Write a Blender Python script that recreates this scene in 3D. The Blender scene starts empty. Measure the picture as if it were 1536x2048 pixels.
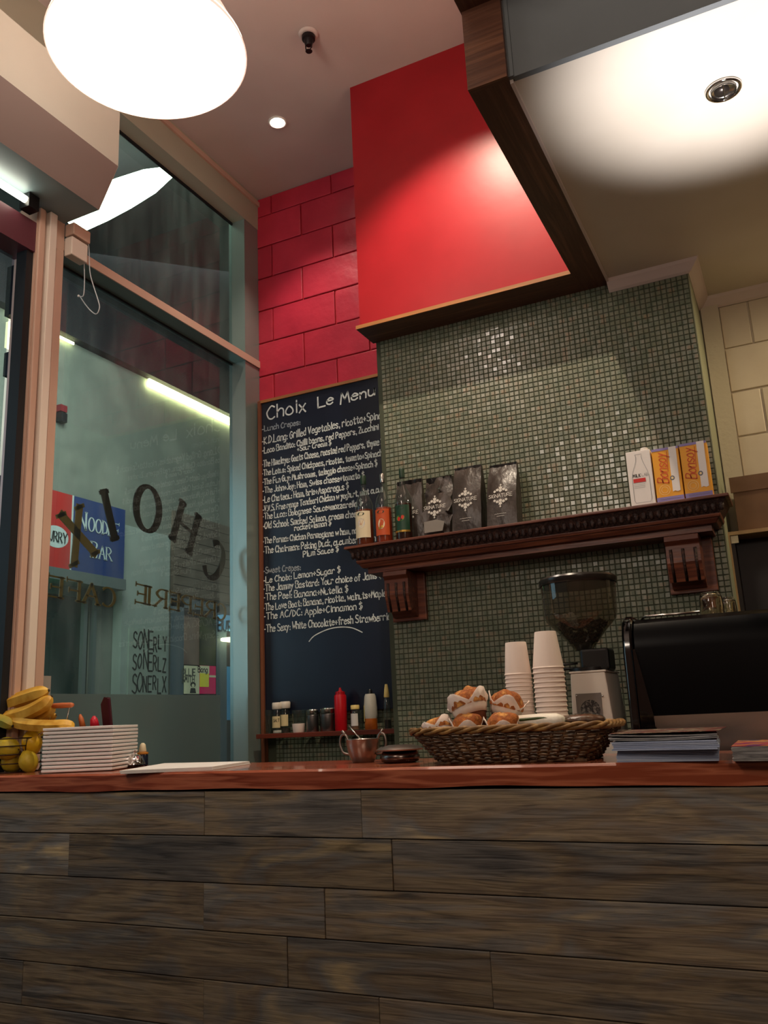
import bpy, math, random
from mathutils import Vector, Matrix
random.seed(7)
C = bpy.context.scene.collection
EYE = 1.26                       # camera height; every z below is measured from the camera's height
ZC = -0.117                      # counter top
# ---------------------------------------------------------------- camera
F, YAW, PITCH, ROLL = 1719.0, math.radians(-25.236), math.radians(13.598), math.radians(-2.653)
FW = Vector((math.sin(YAW)*math.cos(PITCH), math.cos(YAW)*math.cos(PITCH), math.sin(PITCH)))
_r = Vector((math.cos(YAW), -math.sin(YAW), 0)); _u = _r.cross(FW)
RT = _r*math.cos(ROLL) + _u*math.sin(ROLL); UP = -_r*math.sin(ROLL) + _u*math.cos(ROLL)
cd = bpy.data.cameras.new('camera'); cam = bpy.data.objects.new('camera', cd); C.objects.link(cam)
cd.sensor_fit = 'VERTICAL'; cd.sensor_height = 36; cd.lens = 36*F/2048; cd.clip_start = .05
cam.matrix_world = Matrix.Translation((0, 0, EYE)) @ Matrix((RT, UP, -FW)).transposed().to_4x4()
bpy.context.scene.camera = cam
# ---------------------------------------------------------------- world, exposure
w = bpy.data.worlds.new('night'); bpy.context.scene.world = w; w.use_nodes = True
w.node_tree.nodes['Background'].inputs[0].default_value = (.10, .13, .22, 1)
w.node_tree.nodes['Background'].inputs[1].default_value = .35
vs = bpy.context.scene.view_settings
vs.view_transform = 'Standard'; vs.look = 'None'; vs.gamma = 1; vs.use_curve_mapping = False; vs.exposure = 0.0
WARM = (1, .80, .60)
def lamp(name, kind, loc, energy, col=WARM, aim=None, **k):
    d = bpy.data.lights.new(name, kind); d.energy = energy; d.color = col
    for a, b in k.items(): setattr(d, a, b)
    o = bpy.data.objects.new(name, d); C.objects.link(o); o.location = (loc[0], loc[1], loc[2]+EYE)
    if aim: o.rotation_euler = (Vector(aim)-Vector(loc)).to_track_quat('-Z', 'Y').to_euler()
    return o
# recessed downlights (high ceiling), spots under the low ceiling, street light, added fill lights behind the camera
lamp('downlight_lamp', 'SPOT', (-1.055, 2.50, 2.985), 160, (1, .82, .62), (-.95, 2.98, 0), spot_size=math.radians(98), spot_blend=.5, shadow_soft_size=.02)
lamp('downlight_lamp', 'SPOT', (-2.041, 3.264, 2.985), 48, (1, .84, .70), (-2.0, 3.5, 0), spot_size=math.radians(95), spot_blend=.6, shadow_soft_size=.03)
lamp('glare_spot', 'SPOT', (.10, 2.22, .55), 130, (1, .93, .90), (.06, 2.28, 1.7), spot_size=math.radians(54), spot_blend=.9, shadow_soft_size=.04)  # added spot without a fitting, makes the glare on the low ceiling
lamp('bench_lamp', 'SPOT', (1.0, 3.3, 1.70), 45, (1, .82, .52), (.2, 3.4, .2), spot_size=math.radians(130), spot_blend=.6, shadow_soft_size=.06)
lamp('cafe_fill', 'POINT', (-1.4, -.9, 2.0), 66, (1, .84, .70), shadow_soft_size=.28)  # unseen fill, added to brighten the ceiling and room
lamp('cafe_fill', 'POINT', (.9, -1.2, 1.3), 58, (1, .82, .66), shadow_soft_size=.25)  # second added fill, reaches the counter front
lamp('street_lamp', 'AREA', (-4.4, 5.0, 4.1), 380, (1, .98, .88), (-7.0, 7.5, .5), shape='RECTANGLE', size=1.5, size_y=3.0)
lamp('street_blue', 'AREA', (-4.6, 1.0, 1.2), 26, (.6, .8, 1), (-2.2, 2.6, .9), shape='RECTANGLE', size=1.2, size_y=2.0)
# ---------------------------------------------------------------- projection helpers (pixel of the 1536x2048 frame -> point on a real plane)
def ray(u, v): return FW + RT*((u-768)/F) - UP*((v-1024)/F)
def P(u, v, ax, val):
    d = ray(u, v); return d*(val/d[ax])
def PX(u, v, y): return P(u, v, 1, y)
def ppm(p): return F/Vector(p).dot(FW)           # pixels per metre at a point
# ---------------------------------------------------------------- materials
def lin(c):
    if isinstance(c, str):
        c = [int(c[i:i+2], 16)/255 for i in (0, 2, 4)]
        c = [x/12.92 if x <= .04045 else ((x+.055)/1.055)**2.4 for x in c]
    return (c[0], c[1], c[2], 1)
MATS = {}
def mat(name, col='808080', rough=.6, metal=0, spec=.5, col2=None, scale=(8, 8, 8), bump=0, bscale=60, rand=0, emit=0, alpha=1, trans=0, ior=1.45, coat=0, detail=4, contrast=(.35, .65), sub=0):
    if name in MATS: return MATS[name]
    m = bpy.data.materials.new(name); m.use_nodes = True; nt = m.node_tree; N = nt.nodes; L = nt.links
    b = N['Principled BSDF']; b.inputs['Base Color'].default_value = lin(col); b.inputs['Roughness'].default_value = rough
    b.inputs['Metallic'].default_value = metal; b.inputs['Specular IOR Level'].default_value = spec
    b.inputs['Transmission Weight'].default_value = trans; b.inputs['IOR'].default_value = ior; b.inputs['Alpha'].default_value = alpha
    b.inputs['Coat Weight'].default_value = coat
    if sub: b.inputs['Subsurface Weight'].default_value = sub; b.inputs['Subsurface Radius'].default_value = (.02, .01, .005)
    if emit: b.inputs['Emission Color'].default_value = lin(col); b.inputs['Emission Strength'].default_value = emit
    src = None; tc = None
    if col2 or bump:
        tc = N.new('ShaderNodeTexCoord'); mp = N.new('ShaderNodeMapping'); mp.inputs['Scale'].default_value = scale
        L.new(tc.outputs['Object'], mp.inputs['Vector']); vec = mp.outputs[0]
        if rand:
            oi = N.new('ShaderNodeObjectInfo'); ml = N.new('ShaderNodeMath'); ml.operation = 'MULTIPLY'; ml.inputs[1].default_value = 37
            L.new(oi.outputs['Random'], ml.inputs[0]); ad = N.new('ShaderNodeVectorMath'); L.new(vec, ad.inputs[0]); L.new(ml.outputs[0], ad.inputs[1]); vec = ad.outputs[0]
    if col2:
        n = N.new('ShaderNodeTexNoise'); n.inputs['Detail'].default_value = detail; n.inputs['Scale'].default_value = 1; L.new(vec, n.inputs['Vector'])
        r = N.new('ShaderNodeValToRGB'); cs = col2 if isinstance(col2, (list, tuple)) else [col2]
        cs = [col]+list(cs); e = r.color_ramp.elements
        a, z = contrast
        while len(e) < len(cs): e.new(.5)
        for i, c in enumerate(cs): e[i].position = a+(z-a)*i/(len(cs)-1); e[i].color = lin(c)
        L.new(n.outputs['Fac'], r.inputs[0]); src = r.outputs[0]
    if rand:
        oi2 = N.new('ShaderNodeObjectInfo'); mr = N.new('ShaderNodeMapRange'); mr.inputs[3].default_value = 1-rand; mr.inputs[4].default_value = 1+rand
        L.new(oi2.outputs['Random'], mr.inputs[0]); hv = N.new('ShaderNodeHueSaturation'); L.new(mr.outputs[0], hv.inputs['Value'])
        if src: L.new(src, hv.inputs['Color'])
        else: hv.inputs['Color'].default_value = lin(col)
        src = hv.outputs[0]
    if src:
        L.new(src, b.inputs['Base Color'])
        if emit: L.new(src, b.inputs['Emission Color'])
    if bump:
        n2 = N.new('ShaderNodeTexNoise'); n2.inputs['Scale'].default_value = bscale; n2.inputs['Detail'].default_value = 6
        L.new(vec if col2 and scale != (8, 8, 8) else tc.outputs['Object'], n2.inputs['Vector'])
        if col2 and scale != (8, 8, 8): n2.inputs['Scale'].default_value = 2.5
        bp = N.new('ShaderNodeBump'); bp.inputs['Strength'].default_value = min(1, bump); bp.inputs['Distance'].default_value = .004
        L.new(n2.outputs['Fac'], bp.inputs['Height']); L.new(bp.outputs[0], b.inputs['Normal'])
    MATS[name] = m; return m
def glass_mat(name, tint='e8f0ee', haze=.06, hazecol='9aa8a4', dirt=0, refl=1.0, opaque_rough=0):
    m = bpy.data.materials.new(name); m.use_nodes = True; nt = m.node_tree; N = nt.nodes; L = nt.links
    N.remove(N['Principled BSDF']); out = N['Material Output']
    if opaque_rough:
        t = N.new('ShaderNodeBsdfRefraction'); t.inputs['IOR'].default_value = 1.02; t.inputs['Roughness'].default_value = opaque_rough
    else: t = N.new('ShaderNodeBsdfTransparent')
    t.inputs['Color'].default_value = lin(tint)
    g = N.new('ShaderNodeBsdfGlossy'); g.inputs['Roughness'].default_value = .02
    fr = N.new('ShaderNodeFresnel'); fr.inputs['IOR'].default_value = 1.5
    ml = N.new('ShaderNodeMath'); ml.operation = 'MULTIPLY'; ml.inputs[1].default_value = refl; L.new(fr.outputs[0], ml.inputs[0])
    ge = N.new('ShaderNodeNewGeometry'); iv = N.new('ShaderNodeMath'); iv.operation = 'SUBTRACT'; iv.inputs[0].default_value = 1; L.new(ge.outputs['Backfacing'], iv.inputs[1])
    mf = N.new('ShaderNodeMath'); mf.operation = 'MULTIPLY'; L.new(ml.outputs[0], mf.inputs[0]); L.new(iv.outputs[0], mf.inputs[1]); ml = mf   # reflect only on the outer side of each sheet
    mx = N.new('ShaderNodeMixShader'); L.new(ml.outputs[0], mx.inputs[0]); L.new(t.outputs[0], mx.inputs[1]); L.new(g.outputs[0], mx.inputs[2])
    d = N.new('ShaderNodeBsdfDiffuse'); d.inputs['Color'].default_value = lin(hazecol)
    tr = N.new('ShaderNodeBsdfTranslucent'); tr.inputs['Color'].default_value = lin(hazecol)
    dm = N.new('ShaderNodeMixShader'); L.new(d.outputs[0], dm.inputs[1]); L.new(tr.outputs[0], dm.inputs[2])
    m2 = N.new('ShaderNodeMixShader'); L.new(mx.outputs[0], m2.inputs[1]); L.new(dm.outputs[0], m2.inputs[2])
    if dirt:
        tc = N.new('ShaderNodeTexCoord'); mp = N.new('ShaderNodeMapping'); mp.inputs['Scale'].default_value = (9, 9, 1.6); L.new(tc.outputs['Object'], mp.inputs[0])
        n = N.new('ShaderNodeTexNoise'); n.inputs['Scale'].default_value = 1.6; n.inputs['Detail'].default_value = 7; L.new(mp.outputs[0], n.inputs['Vector'])
        r = N.new('ShaderNodeMapRange'); r.inputs[1].default_value = .35; r.inputs[2].default_value = .75; r.inputs[3].default_value = haze; r.inputs[4].default_value = haze+dirt
        L.new(n.outputs['Fac'], r.inputs[0]); L.new(r.outputs[0], m2.inputs[0])
    else: m2.inputs[0].default_value = haze
    L.new(m2.outputs[0], out.inputs['Surface']); MATS[name] = m; return m
# ---------------------------------------------------------------- mesh builder
class MB:
    def __init__(s): s.v = []; s.f = []; s.sm = False
    def add(s, vs, fs):
        n = len(s.v); s.v += [tuple(v) for v in vs]; s.f += [tuple(i+n for i in f) for f in fs]; return s
    def box(s, x0, x1, y0, y1, z0, z1, M=None):
        v = [Vector((x, y, z)) for z in (z0, z1) for y in (y0, y1) for x in (x0, x1)]
        if M: v = [M @ p for p in v]
        return s.add(v, [(0, 2, 3, 1), (4, 5, 7, 6), (0, 1, 5, 4), (2, 6, 7, 3), (0, 4, 6, 2), (1, 3, 7, 5)])
    def prism(s, poly, h, fn):               # poly of 2-D points, fn(a, b, t) -> point, t in h
        n = len(poly); v = [fn(a, b, t) for t in h for a, b in poly]
        return s.add(v, [tuple(range(n))[::-1], tuple(range(n, 2*n))]+[(i, (i+1) % n, n+(i+1) % n, n+i) for i in range(n)])
    def lathe(s, prof, c=(0, 0, 0), seg=24, M=None, cap=True):
        v = []; f = []
        for r, z in prof:
            for k in range(seg):
                a = 2*math.pi*k/seg; p = Vector((r*math.cos(a), r*math.sin(a), z))
                if M: p = M @ p
                v.append(p+Vector(c))
        for i in range(len(prof)-1):
            for k in range(seg):
                k2 = (k+1) % seg; f.append((i*seg+k, i*seg+k2, (i+1)*seg+k2, (i+1)*seg+k))
        if cap: f.append(tuple(range(seg))[::-1]); f.append(tuple((len(prof)-1)*seg+k for k in range(seg)))
        return s.add(v, f)
    def tube(s, pts, r, seg=6, closed=False, cap=True):
        pts = [Vector(p) for p in pts]; n = len(pts); v = []; f = []; nrm = None
        for i, p in enumerate(pts):
            a = pts[(i-1) % n] if (closed or i) else p; b = pts[(i+1) % n] if (closed or i < n-1) else p
            t = (b-a).normalized() if (b-a).length > 1e-9 else Vector((0, 0, 1))
            if nrm is None: nrm = t.orthogonal().normalized()
            nrm = (nrm-t*nrm.dot(t)); nrm = nrm.normalized() if nrm.length > 1e-6 else t.orthogonal().normalized()
            bi = t.cross(nrm); rr = r[i] if isinstance(r, (list, tuple)) else r
            for k in range(seg):
                an = 2*math.pi*k/seg; v.append(p+nrm*(rr*math.cos(an))+bi*(rr*math.sin(an)))
        for i in range(n if closed else n-1):
            for k in range(seg):
                k2 = (k+1) % seg; j = (i+1) % n; f.append((i*seg+k, i*seg+k2, j*seg+k2, j*seg+k))
        if not closed and cap: f.append(tuple(range(seg))[::-1]); f.append(tuple((n-1)*seg+k for k in range(seg)))
        return s.add(v, f)
    def ball(s, c, r, seg=16, rings=10, fn=None, M=None):
        r = (r, r, r) if not isinstance(r, (tuple, list)) else r; v = []; f = []
        for i in range(rings+1):
            th = math.pi*i/rings
            for k in range(seg):
                a = 2*math.pi*k/seg; p = Vector((math.sin(th)*math.cos(a), math.sin(th)*math.sin(a), -math.cos(th)))
                q = 1 if fn is None else fn(p); p = Vector((p.x*r[0]*q, p.y*r[1]*q, p.z*r[2]*q))
                if M: p = M @ p
                v.append(p+Vector(c))
        for i in range(rings):
            for k in range(seg):
                k2 = (k+1) % seg; f.append((i*seg+k, i*seg+k2, (i+1)*seg+k2, (i+1)*seg+k))
        return s.add(v, f)
    def ribbon(s, pts, wd, fn):               # flat stroke, fn(a, b) -> point
        n = len(pts)
        if n < 2: return s
        v = []
        for i in range(n):
            a = Vector(pts[max(0, i-1)]); b = Vector(pts[min(n-1, i+1)]); t = (b-a)
            t = t.normalized() if t.length > 1e-9 else Vector((1, 0)); w_ = wd(t) if callable(wd) else wd
            q = Vector((-t.y, t.x))*w_/2; p = Vector(pts[i])
            if i == 0: p = p-t*w_*.3
            if i == n-1: p = p+t*w_*.3
            v += [fn(*(p+q)), fn(*(p-q))]
        return s.add(v, [(2*i, 2*i+1, 2*i+3, 2*i+2) for i in range(n-1)])
    def plate(s, poly, fn):
        return s.add([fn(a, b) for a, b in poly], [tuple(range(len(poly)))])
ROOT = {}
def meta(o, label=None, cat=None, group=None, kind=None):
    for k, v in (('label', label), ('category', cat), ('group', group), ('kind', kind)):
        if v: o[k] = v
    return o
def thing(name, label, cat, loc, group=None):
    o = bpy.data.objects.new(name, None); C.objects.link(o); o.location = (loc[0], loc[1], loc[2]+EYE); o.empty_display_size = .05
    ROOT[o.name] = Vector(loc); return meta(o, label, cat, group)
def build(name, mb, m, parent=None, smooth=False, bevel=0, label=None, cat=None, group=None, kind=None, sub=0, auto=None, mods=None):
    me = bpy.data.meshes.new(name)
    if parent is not None: base = ROOT[parent.name]
    else:
        xs = [[p[i] for p in mb.v] for i in range(3)]
        base = Vector(((min(xs[0])+max(xs[0]))/2, (min(xs[1])+max(xs[1]))/2, min(xs[2])))
    me.from_pydata([(p[0]-base.x, p[1]-base.y, p[2]-base.z) for p in mb.v], [], mb.f); me.validate()
    if isinstance(m, str): m = MATS[m]
    me.materials.append(m)
    if smooth: me.polygons.foreach_set('use_smooth', [True]*len(me.polygons))
    o = bpy.data.objects.new(name, me); C.objects.link(o)
    if parent is not None: o.parent = parent
    else: o.location = (base.x, base.y, base.z+EYE)
    ROOT[o.name] = base
    if bevel:
        md = o.modifiers.new('bevel', 'BEVEL'); md.width = bevel; md.segments = 2; md.limit_method = 'ANGLE'
    if sub: md = o.modifiers.new('sub', 'SUBSURF'); md.levels = sub; md.render_levels = sub
    if smooth and auto is not None:
        try:
            me.set_sharp_from_angle(angle=math.radians(auto))
        except Exception: pass
    return meta(o, label, cat, group, kind)
def dup(root, loc, rotz=0, label=None, sc=None):
    r = root.copy(); C.objects.link(r); r.location = (loc[0], loc[1], loc[2]+EYE); r.rotation_euler = (0, 0, rotz)
    if sc: r.scale = sc
    if label: r['label'] = label
    for ch in list(root.children):
        c = ch.copy(); C.objects.link(c); c.parent = r
        for g in ch.children:
            d = g.copy(); C.objects.link(d); d.parent = c
    return r
def box(name, m, dims, parent=None, bevel=0, **k): return build(name, MB().box(*dims), m, parent, bevel=bevel, **k)
def smoothpts(p, n=4):
    if len(p) < 3: return p
    out = []; cl = len(p) > 4 and tuple(p[0]) == tuple(p[-1])
    for i in range(len(p)-1):
        a = p[i-1] if i else (p[-2] if cl else p[0]); b = p[i]; c = p[i+1]; d = p[i+2] if i+2 < len(p) else (p[1] if cl else p[-1])
        for k in range(n):
            t = k/n; out.append(tuple(.5*(2*b[j]+(c[j]-a[j])*t+(2*a[j]-5*b[j]+4*c[j]-d[j])*t*t+(-a[j]+3*b[j]-3*c[j]+d[j])*t**3) for j in range(len(b))))
    return out+[p[-1]]
ORD = 'zeroth first second third fourth fifth sixth seventh eighth ninth tenth eleventh twelfth thirteenth fourteenth fifteenth sixteenth seventeenth eighteenth nineteenth twentieth twenty-first twenty-second twenty-third twenty-fourth twenty-fifth'.split()
# ---------------------------------------------------------------- stroke letters
G = dict(A="003860 1353", B="0008 0838574504 0454514000", C="57381604113051", D="0008 0837543100", E="58080050 0444", F="580800 0444",
 G="57381604113052543 4".replace(' ', ''), H="0800 5850 0454", I="1810", J="48422001", K="0800 580450", L="080050", M="0018335860", N="00085058",
 O="381604113052645738", P="0008 0838563404", R="0008 0838563404 2450", S="573817153453513001", T="0868 3830", U="080211304258", V="082058",
 W="0810355068", X="0850 5800", Y="083458 3430", Z="08580050", a="452503012042 454150", b="0800 042543412001", c="442503012041",
 d="442503012042 484140", e="0343442503012041", f="47382720 0545", g="442503012042 45403y0y", h="0800 03254440", i="1510 1716", j="353z2y0y 3736",
 k="0800 450340", l="1810", m="0500 04253430 34556460", n="0500 03254440", o="25030120414325", p="050x 042543412001", q="442503012042 454x",
 r="0500 03253544", s="4425041332412001", t="27213041 0545", u="0501204245 4540", v="052045", w="0510345065", x="0540 4500", y="0522 450x", z="05450040")
G.update({'.': "1011", ',': "111z", ':': "1110 1413", '+': "0343 2521", '-': "0343", '/': "0048", "'": "1816", '&': "5002384700 ", '?': "07284620"})
G['$'] = '47280644422001 292z'
YV = {'z': -1, 'y': -2, 'x': -3}
SHARP = set('AEFHIKLMNTVWXYZklvwxz+-/')
def strokes(ch, smooth=True):
    out = []
    for st in G.get(ch, '').split():
        p = [(int(st[i]), YV.get(st[i+1], int(st[i+1]) if st[i+1].isdigit() else 0)) for i in range(0, len(st)-1, 2)]
        out.append(smoothpts(p) if smooth and ch not in SHARP and len(p) > 2 else p)
    return out
def adv(ch):
    if ch == ' ': return 3.2
    m = max([p[0] for s in strokes(ch, False) for p in s] or [3]); return m+1.7
def textw(t): return sum(adv(c) for c in t)
def write(mb, t, o, ex, ey, w_, h_, lw, jit=0, slant=0):   # o origin, ex/ey unit vectors, w_/h_ size of one grid unit
    o = Vector(o); ex = Vector(ex); ey = Vector(ey); x = 0
    for ch in t:
        j = random.uniform(-jit, jit); sc = 1+random.uniform(-jit, jit)*.15
        for st in strokes(ch):
            q = [((x+a*sc)*w_+b*h_*slant, (b*sc+j)*h_) for a, b in st]
            for sg_ in ([q] if ch not in SHARP or len(q) < 3 else [q[i:i+2] for i in range(len(q)-1)]): mb.ribbon(sg_, lw, lambda a, b: o+ex*a+ey*b)
        x += adv(ch)
    return mb
SER = dict(C="5738160411305 1".replace(' ', ''), O=G['O'], H="0800 6860 0464", I="1810", X="0860 5800", E="0800 0858 0444 0050", P="0008 0838563404", R="0008 0838563404 2460",
 A="3800 3860 1353", F="0800 0858 0444", N="0800 0860 6860", D="0800 0837544131 00".replace(' 00', '00'), L="0800 0050", B="0008 0838574504 0454514000",
 Y="0834 6834 3430", U="080211304258", G=G['G'], S=G['S'], K="0800 5804 1450", T="0868 3830", Q=G['O'])
def serif(mb, t, o, ex, ey, w_, h_, thick, depth_vec=None, sp=2.0):
    o = Vector(o); ex = Vector(ex); ey = Vector(ey); x = 0
    fn = lambda a, b: o+ex*a+ey*b
    for ch in t:
        if ch == ' ': x += 4; continue
        mx = 0
        for st in SER.get(ch, G.get(ch, '')).split():
            p = [(int(st[i]), int(st[i+1])) for i in range(0, len(st)-1, 2)]; mx = max(mx, max(q[0] for q in p))
            cur = len(p) > 3; q = smoothpts(p, 5) if cur else p
            if ch == 'O': q = [(3-3*math.sin(k*math.pi/14), 4+4*math.cos(k*math.pi/14)) for k in range(29)]
            if ch == 'C': q = [(3+3*math.cos(math.radians(a_)), 4+4*math.sin(math.radians(a_))) for a_ in range(48, 318, 10)]
            wd = lambda tt: thick*(.38+.62*abs(tt.y)**1.5)
            for sg_ in ([q] if cur else [q[i:i+2] for i in range(len(q)-1)]): mb.ribbon([((x+a)*w_, b*h_) for a, b in sg_], wd, fn)
            if len(p) == 2:
                for a, b in p:
                    if b in (0, 8) and p[0][1] != p[1][1] and a != 3 or (ch in 'A' and b == 0): mb.ribbon([((x+a-1.1)*w_, b*h_), ((x+a+1.1)*w_, b*h_)], thick*.4, fn)
                if p[0][1] == p[1][1] and p[1][0] >= 4 and ch in 'EFL':
                    a, b = p[1]; mb.ribbon([((x+a)*w_, (b-.9)*h_), ((x+a)*w_, (b+.9)*h_)], thick*.4, fn)
        x += mx+sp
    return x*w_
def serw(t, w_, sp=2.0):
    x = 0
    for ch in t:
        if ch == ' ': x += 4; continue
        x += max(int(st[i]) for st in SER.get(ch, G.get(ch, '')).split() for i in range(0, len(st)-1, 2))+sp
    return x*w_
def extrude_flat(mb, d):                      # give flat lettering a little real thickness
    n = len(mb.v); d = Vector(d); mb.v += [tuple(Vector(p)+d) for p in mb.v]
    edges = {}
    for f in list(mb.f):
        for i in range(len(f)):
            e = (f[i], f[(i+1) % len(f)]); edges[e] = 1
    mb.f += [tuple(i+n for i in f)[::-1] for f in list(mb.f)]
    for a, b in edges:
        if (b, a) not in edges: mb.f.append((b, a, a+n, b+n))
    return mb
#@@MATERIALS
mat('ceiling_paint', 'c9bcb6', .7, col2='c4b6b0', scale=(3, 3, 3), bump=.15, bscale=40)
mat('low_ceiling_paint', 'd6cec2', .42, col2='cdc4b6', scale=(2, 2, 2), bump=.1, bscale=30)
mat('cornice_paint', 'd8c8c0', .5)
mat('red_paint', '9c1b24', .36, col2='921820', scale=(4, 4, 4), bump=.12, bscale=90, spec=.35)
mat('red_block', 'b42a3e', .36, col2='a42438', scale=(6, 6, 6), bump=.9, bscale=110, rand=.06, spec=.5)
mat('cream_block', 'cdbfa6', .5, col2='c3b49b', scale=(5, 5, 5), bump=.4, bscale=110, rand=.03)
mat('cream_plaster', 'c8bca4', .55, bump=.3, bscale=60)
mat('green_plaster', '9a9c80', .6, bump=.5, bscale=50)
mat('grey_fascia', '6c7174', .6, col2='666b6e', scale=(4, 4, 4), bump=.15)
mat('dark_timber', '64402e', .40, col2=['523224', '744c36'], scale=(2, 40, 40), bump=.3)
mat('dark_timber_y', '64402e', .40, col2=['523224', '744c36'], scale=(40, 2, 40), bump=.3)
mat('timber_edge', 'a8703c', .5, col2='8a5a30', scale=(3, 30, 30))
mat('warm_lit_metal', 'c8a894', .4, spec=.5, col2='be9c8a', scale=(2, 2, 2), bump=.05)  # whitish frame; warm lamplight and red wall reflection put into its base colour
mat('pale_metal', 'ddd0c2', .38, spec=.5)
mat('white_metal', 'c8c6b8', .5, col2='bebcae', scale=(1.5, 1.5, 1.5))
mat('teal_metal', '92a29a', .25, metal=.5, col2='8a9a94', scale=(2, 2, 1))
mat('header_paint', 'a8a692', .45, col2='9c9a88', scale=(2, 1, 2))
mat('gasket', '0c0d12', .6)
mat('red_metal', '5a2f38', .4)
mat('board_black', '0b1020', .33, spec=.55, col2='0e1528', scale=(3, 3, 3))
mat('chalk', 'd8dcd6', .9, col2='b8c0c0', scale=(40, 40, 40))
mat('chalk_dim', '8f979c', .9)
mat('board_frame', '6a3a24', .5, col2='7a4a30', scale=(30, 30, 3))
mat('shelf_wood', '6e3c28', .36, col2=['562c20', '844c34'], scale=(3, 40, 40), bump=.3)
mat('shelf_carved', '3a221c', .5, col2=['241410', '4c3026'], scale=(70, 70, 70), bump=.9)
mat('wall_shelf_wood', '6a2a18', .4, col2='54200f', scale=(3, 30, 30))
mat('counter_wood', '9c5238', .22, col2=['7c3822', 'b4684a', '8c442c'], scale=(2.2, 26, 40), bump=.12, coat=.5)
def plank_mat():
    m = bpy.data.materials.new('plank_wood'); m.use_nodes = True; N = m.node_tree.nodes; L = m.node_tree.links; b = N['Principled BSDF']
    tc = N.new('ShaderNodeTexCoord'); oi = N.new('ShaderNodeObjectInfo'); ml = N.new('ShaderNodeMath'); ml.operation = 'MULTIPLY'; ml.inputs[1].default_value = 43; L.new(oi.outputs['Random'], ml.inputs[0])
    def noise(sc, det, dist=0):
        mp = N.new('ShaderNodeMapping'); mp.inputs['Scale'].default_value = sc; L.new(tc.outputs['Object'], mp.inputs[0])
        ad = N.new('ShaderNodeVectorMath'); L.new(mp.outputs[0], ad.inputs[0]); L.new(ml.outputs[0], ad.inputs[1])
        n = N.new('ShaderNodeTexNoise'); n.inputs['Scale'].default_value = 1; n.inputs['Detail'].default_value = det; n.inputs['Distortion'].default_value = dist; L.new(ad.outputs[0], n.inputs['Vector']); return n.outputs['Fac']
    def ramp(f, cs):
        r = N.new('ShaderNodeValToRGB'); e = r.color_ramp.elements
        while len(e) < len(cs): e.new(.5)
        for i, (p, c) in enumerate(cs): e[i].position = p; e[i].color = lin(c)
        L.new(f, r.inputs[0]); return r.outputs[0]
    patch = ramp(noise((2.2, 1, 9), 4, .6), [(.26, '545456'), (.38, '767370'), (.47, '8c7f6a'), (.53, '7a6e60'), (.60, '787878'), (.72, 'b4a482')])
    grain = ramp(noise((5, 30, 90), 8, 1.2), [(.25, '6c6660'), (.5, 'd2cec6'), (.75, 'fffaf0')])
    streak = ramp(noise((1.6, 10, 30), 6, 2.0), [(.30, '4a4440'), (.42, 'e8e4dc'), (.7, 'ffffff')])
    def mul(a, c, f=1):
        x = N.new('ShaderNodeMix'); x.data_type = 'RGBA'; x.blend_type = 'MULTIPLY'; x.inputs[0].default_value = f; L.new(a, x.inputs[6]); L.new(c, x.inputs[7]); return x.outputs[2]
    col = mul(mul(patch, grain, .8), streak, .7)
    mr = N.new('ShaderNodeMapRange'); mr.inputs[3].default_value = .88; mr.inputs[4].default_value = 1.5; L.new(oi.outputs['Random'], mr.inputs[0])
    hv = N.new('ShaderNodeHueSaturation'); L.new(mr.outputs[0], hv.inputs['Value']); L.new(col, hv.inputs['Color']); L.new(hv.outputs[0], b.inputs['Base Color'])
    b.inputs['Roughness'].default_value = .58; b.inputs['Specular IOR Level'].default_value = .4
    bp = N.new('ShaderNodeBump'); bp.inputs['Strength'].default_value = .5; bp.inputs['Distance'].default_value = .003; L.new(grain, bp.inputs['Height']); L.new(bp.outputs[0], b.inputs['Normal']); MATS['plank_wood'] = m
plank_mat()
mat('plank_gap', '0a0806', .9)
mat('steel', 'b8b4ae', .22, metal=1)
mat('steel_brushed', '8f8c8c', .34, metal=1)
mat('bronze_steel', '9a9088', .32, metal=1)
mat('chrome', 'd8d8d8', .06, metal=1)
mat('black_gloss', '08080b', .12, coat=.6)
mat('black_satin', '040406', .33, spec=.10)
mat('black_plastic', '0a0a0c', .35)
mat('grey_plastic', 'dcd4c8', .35)
mat('white_china', 'f2f0ee', .16, coat=.3)
mat('paper_cup', 'f4e4d8', .6, bump=.05)
mat('paper_white', 'dedad6', .7)
mat('white_gloss', 'e8e4de', .25)
mat('floor_wood', '4a3628', .5, col2='3a2a20', scale=(3, 20, 3))
mat('interior_wall', '8a6a5c', .7)
clear = mat('clear_glass', 'f4f8f6', .02, trans=1, ior=1.3)
glass_mat('window_glass', 'd2dedb', .035, 'aab6b2', dirt=.10, refl=1.5)
glass_mat('frosted_film', 'c4d2d0', .42, 'a4b4b0', opaque_rough=.42, refl=.6)
glass_mat('thin_glass', 'e4ebe8', .03, 'c0c8c4', refl=1.4)
glass_mat('smoke_plastic', 'c4beb0', .07, 'b0a898', refl=1.6)
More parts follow.
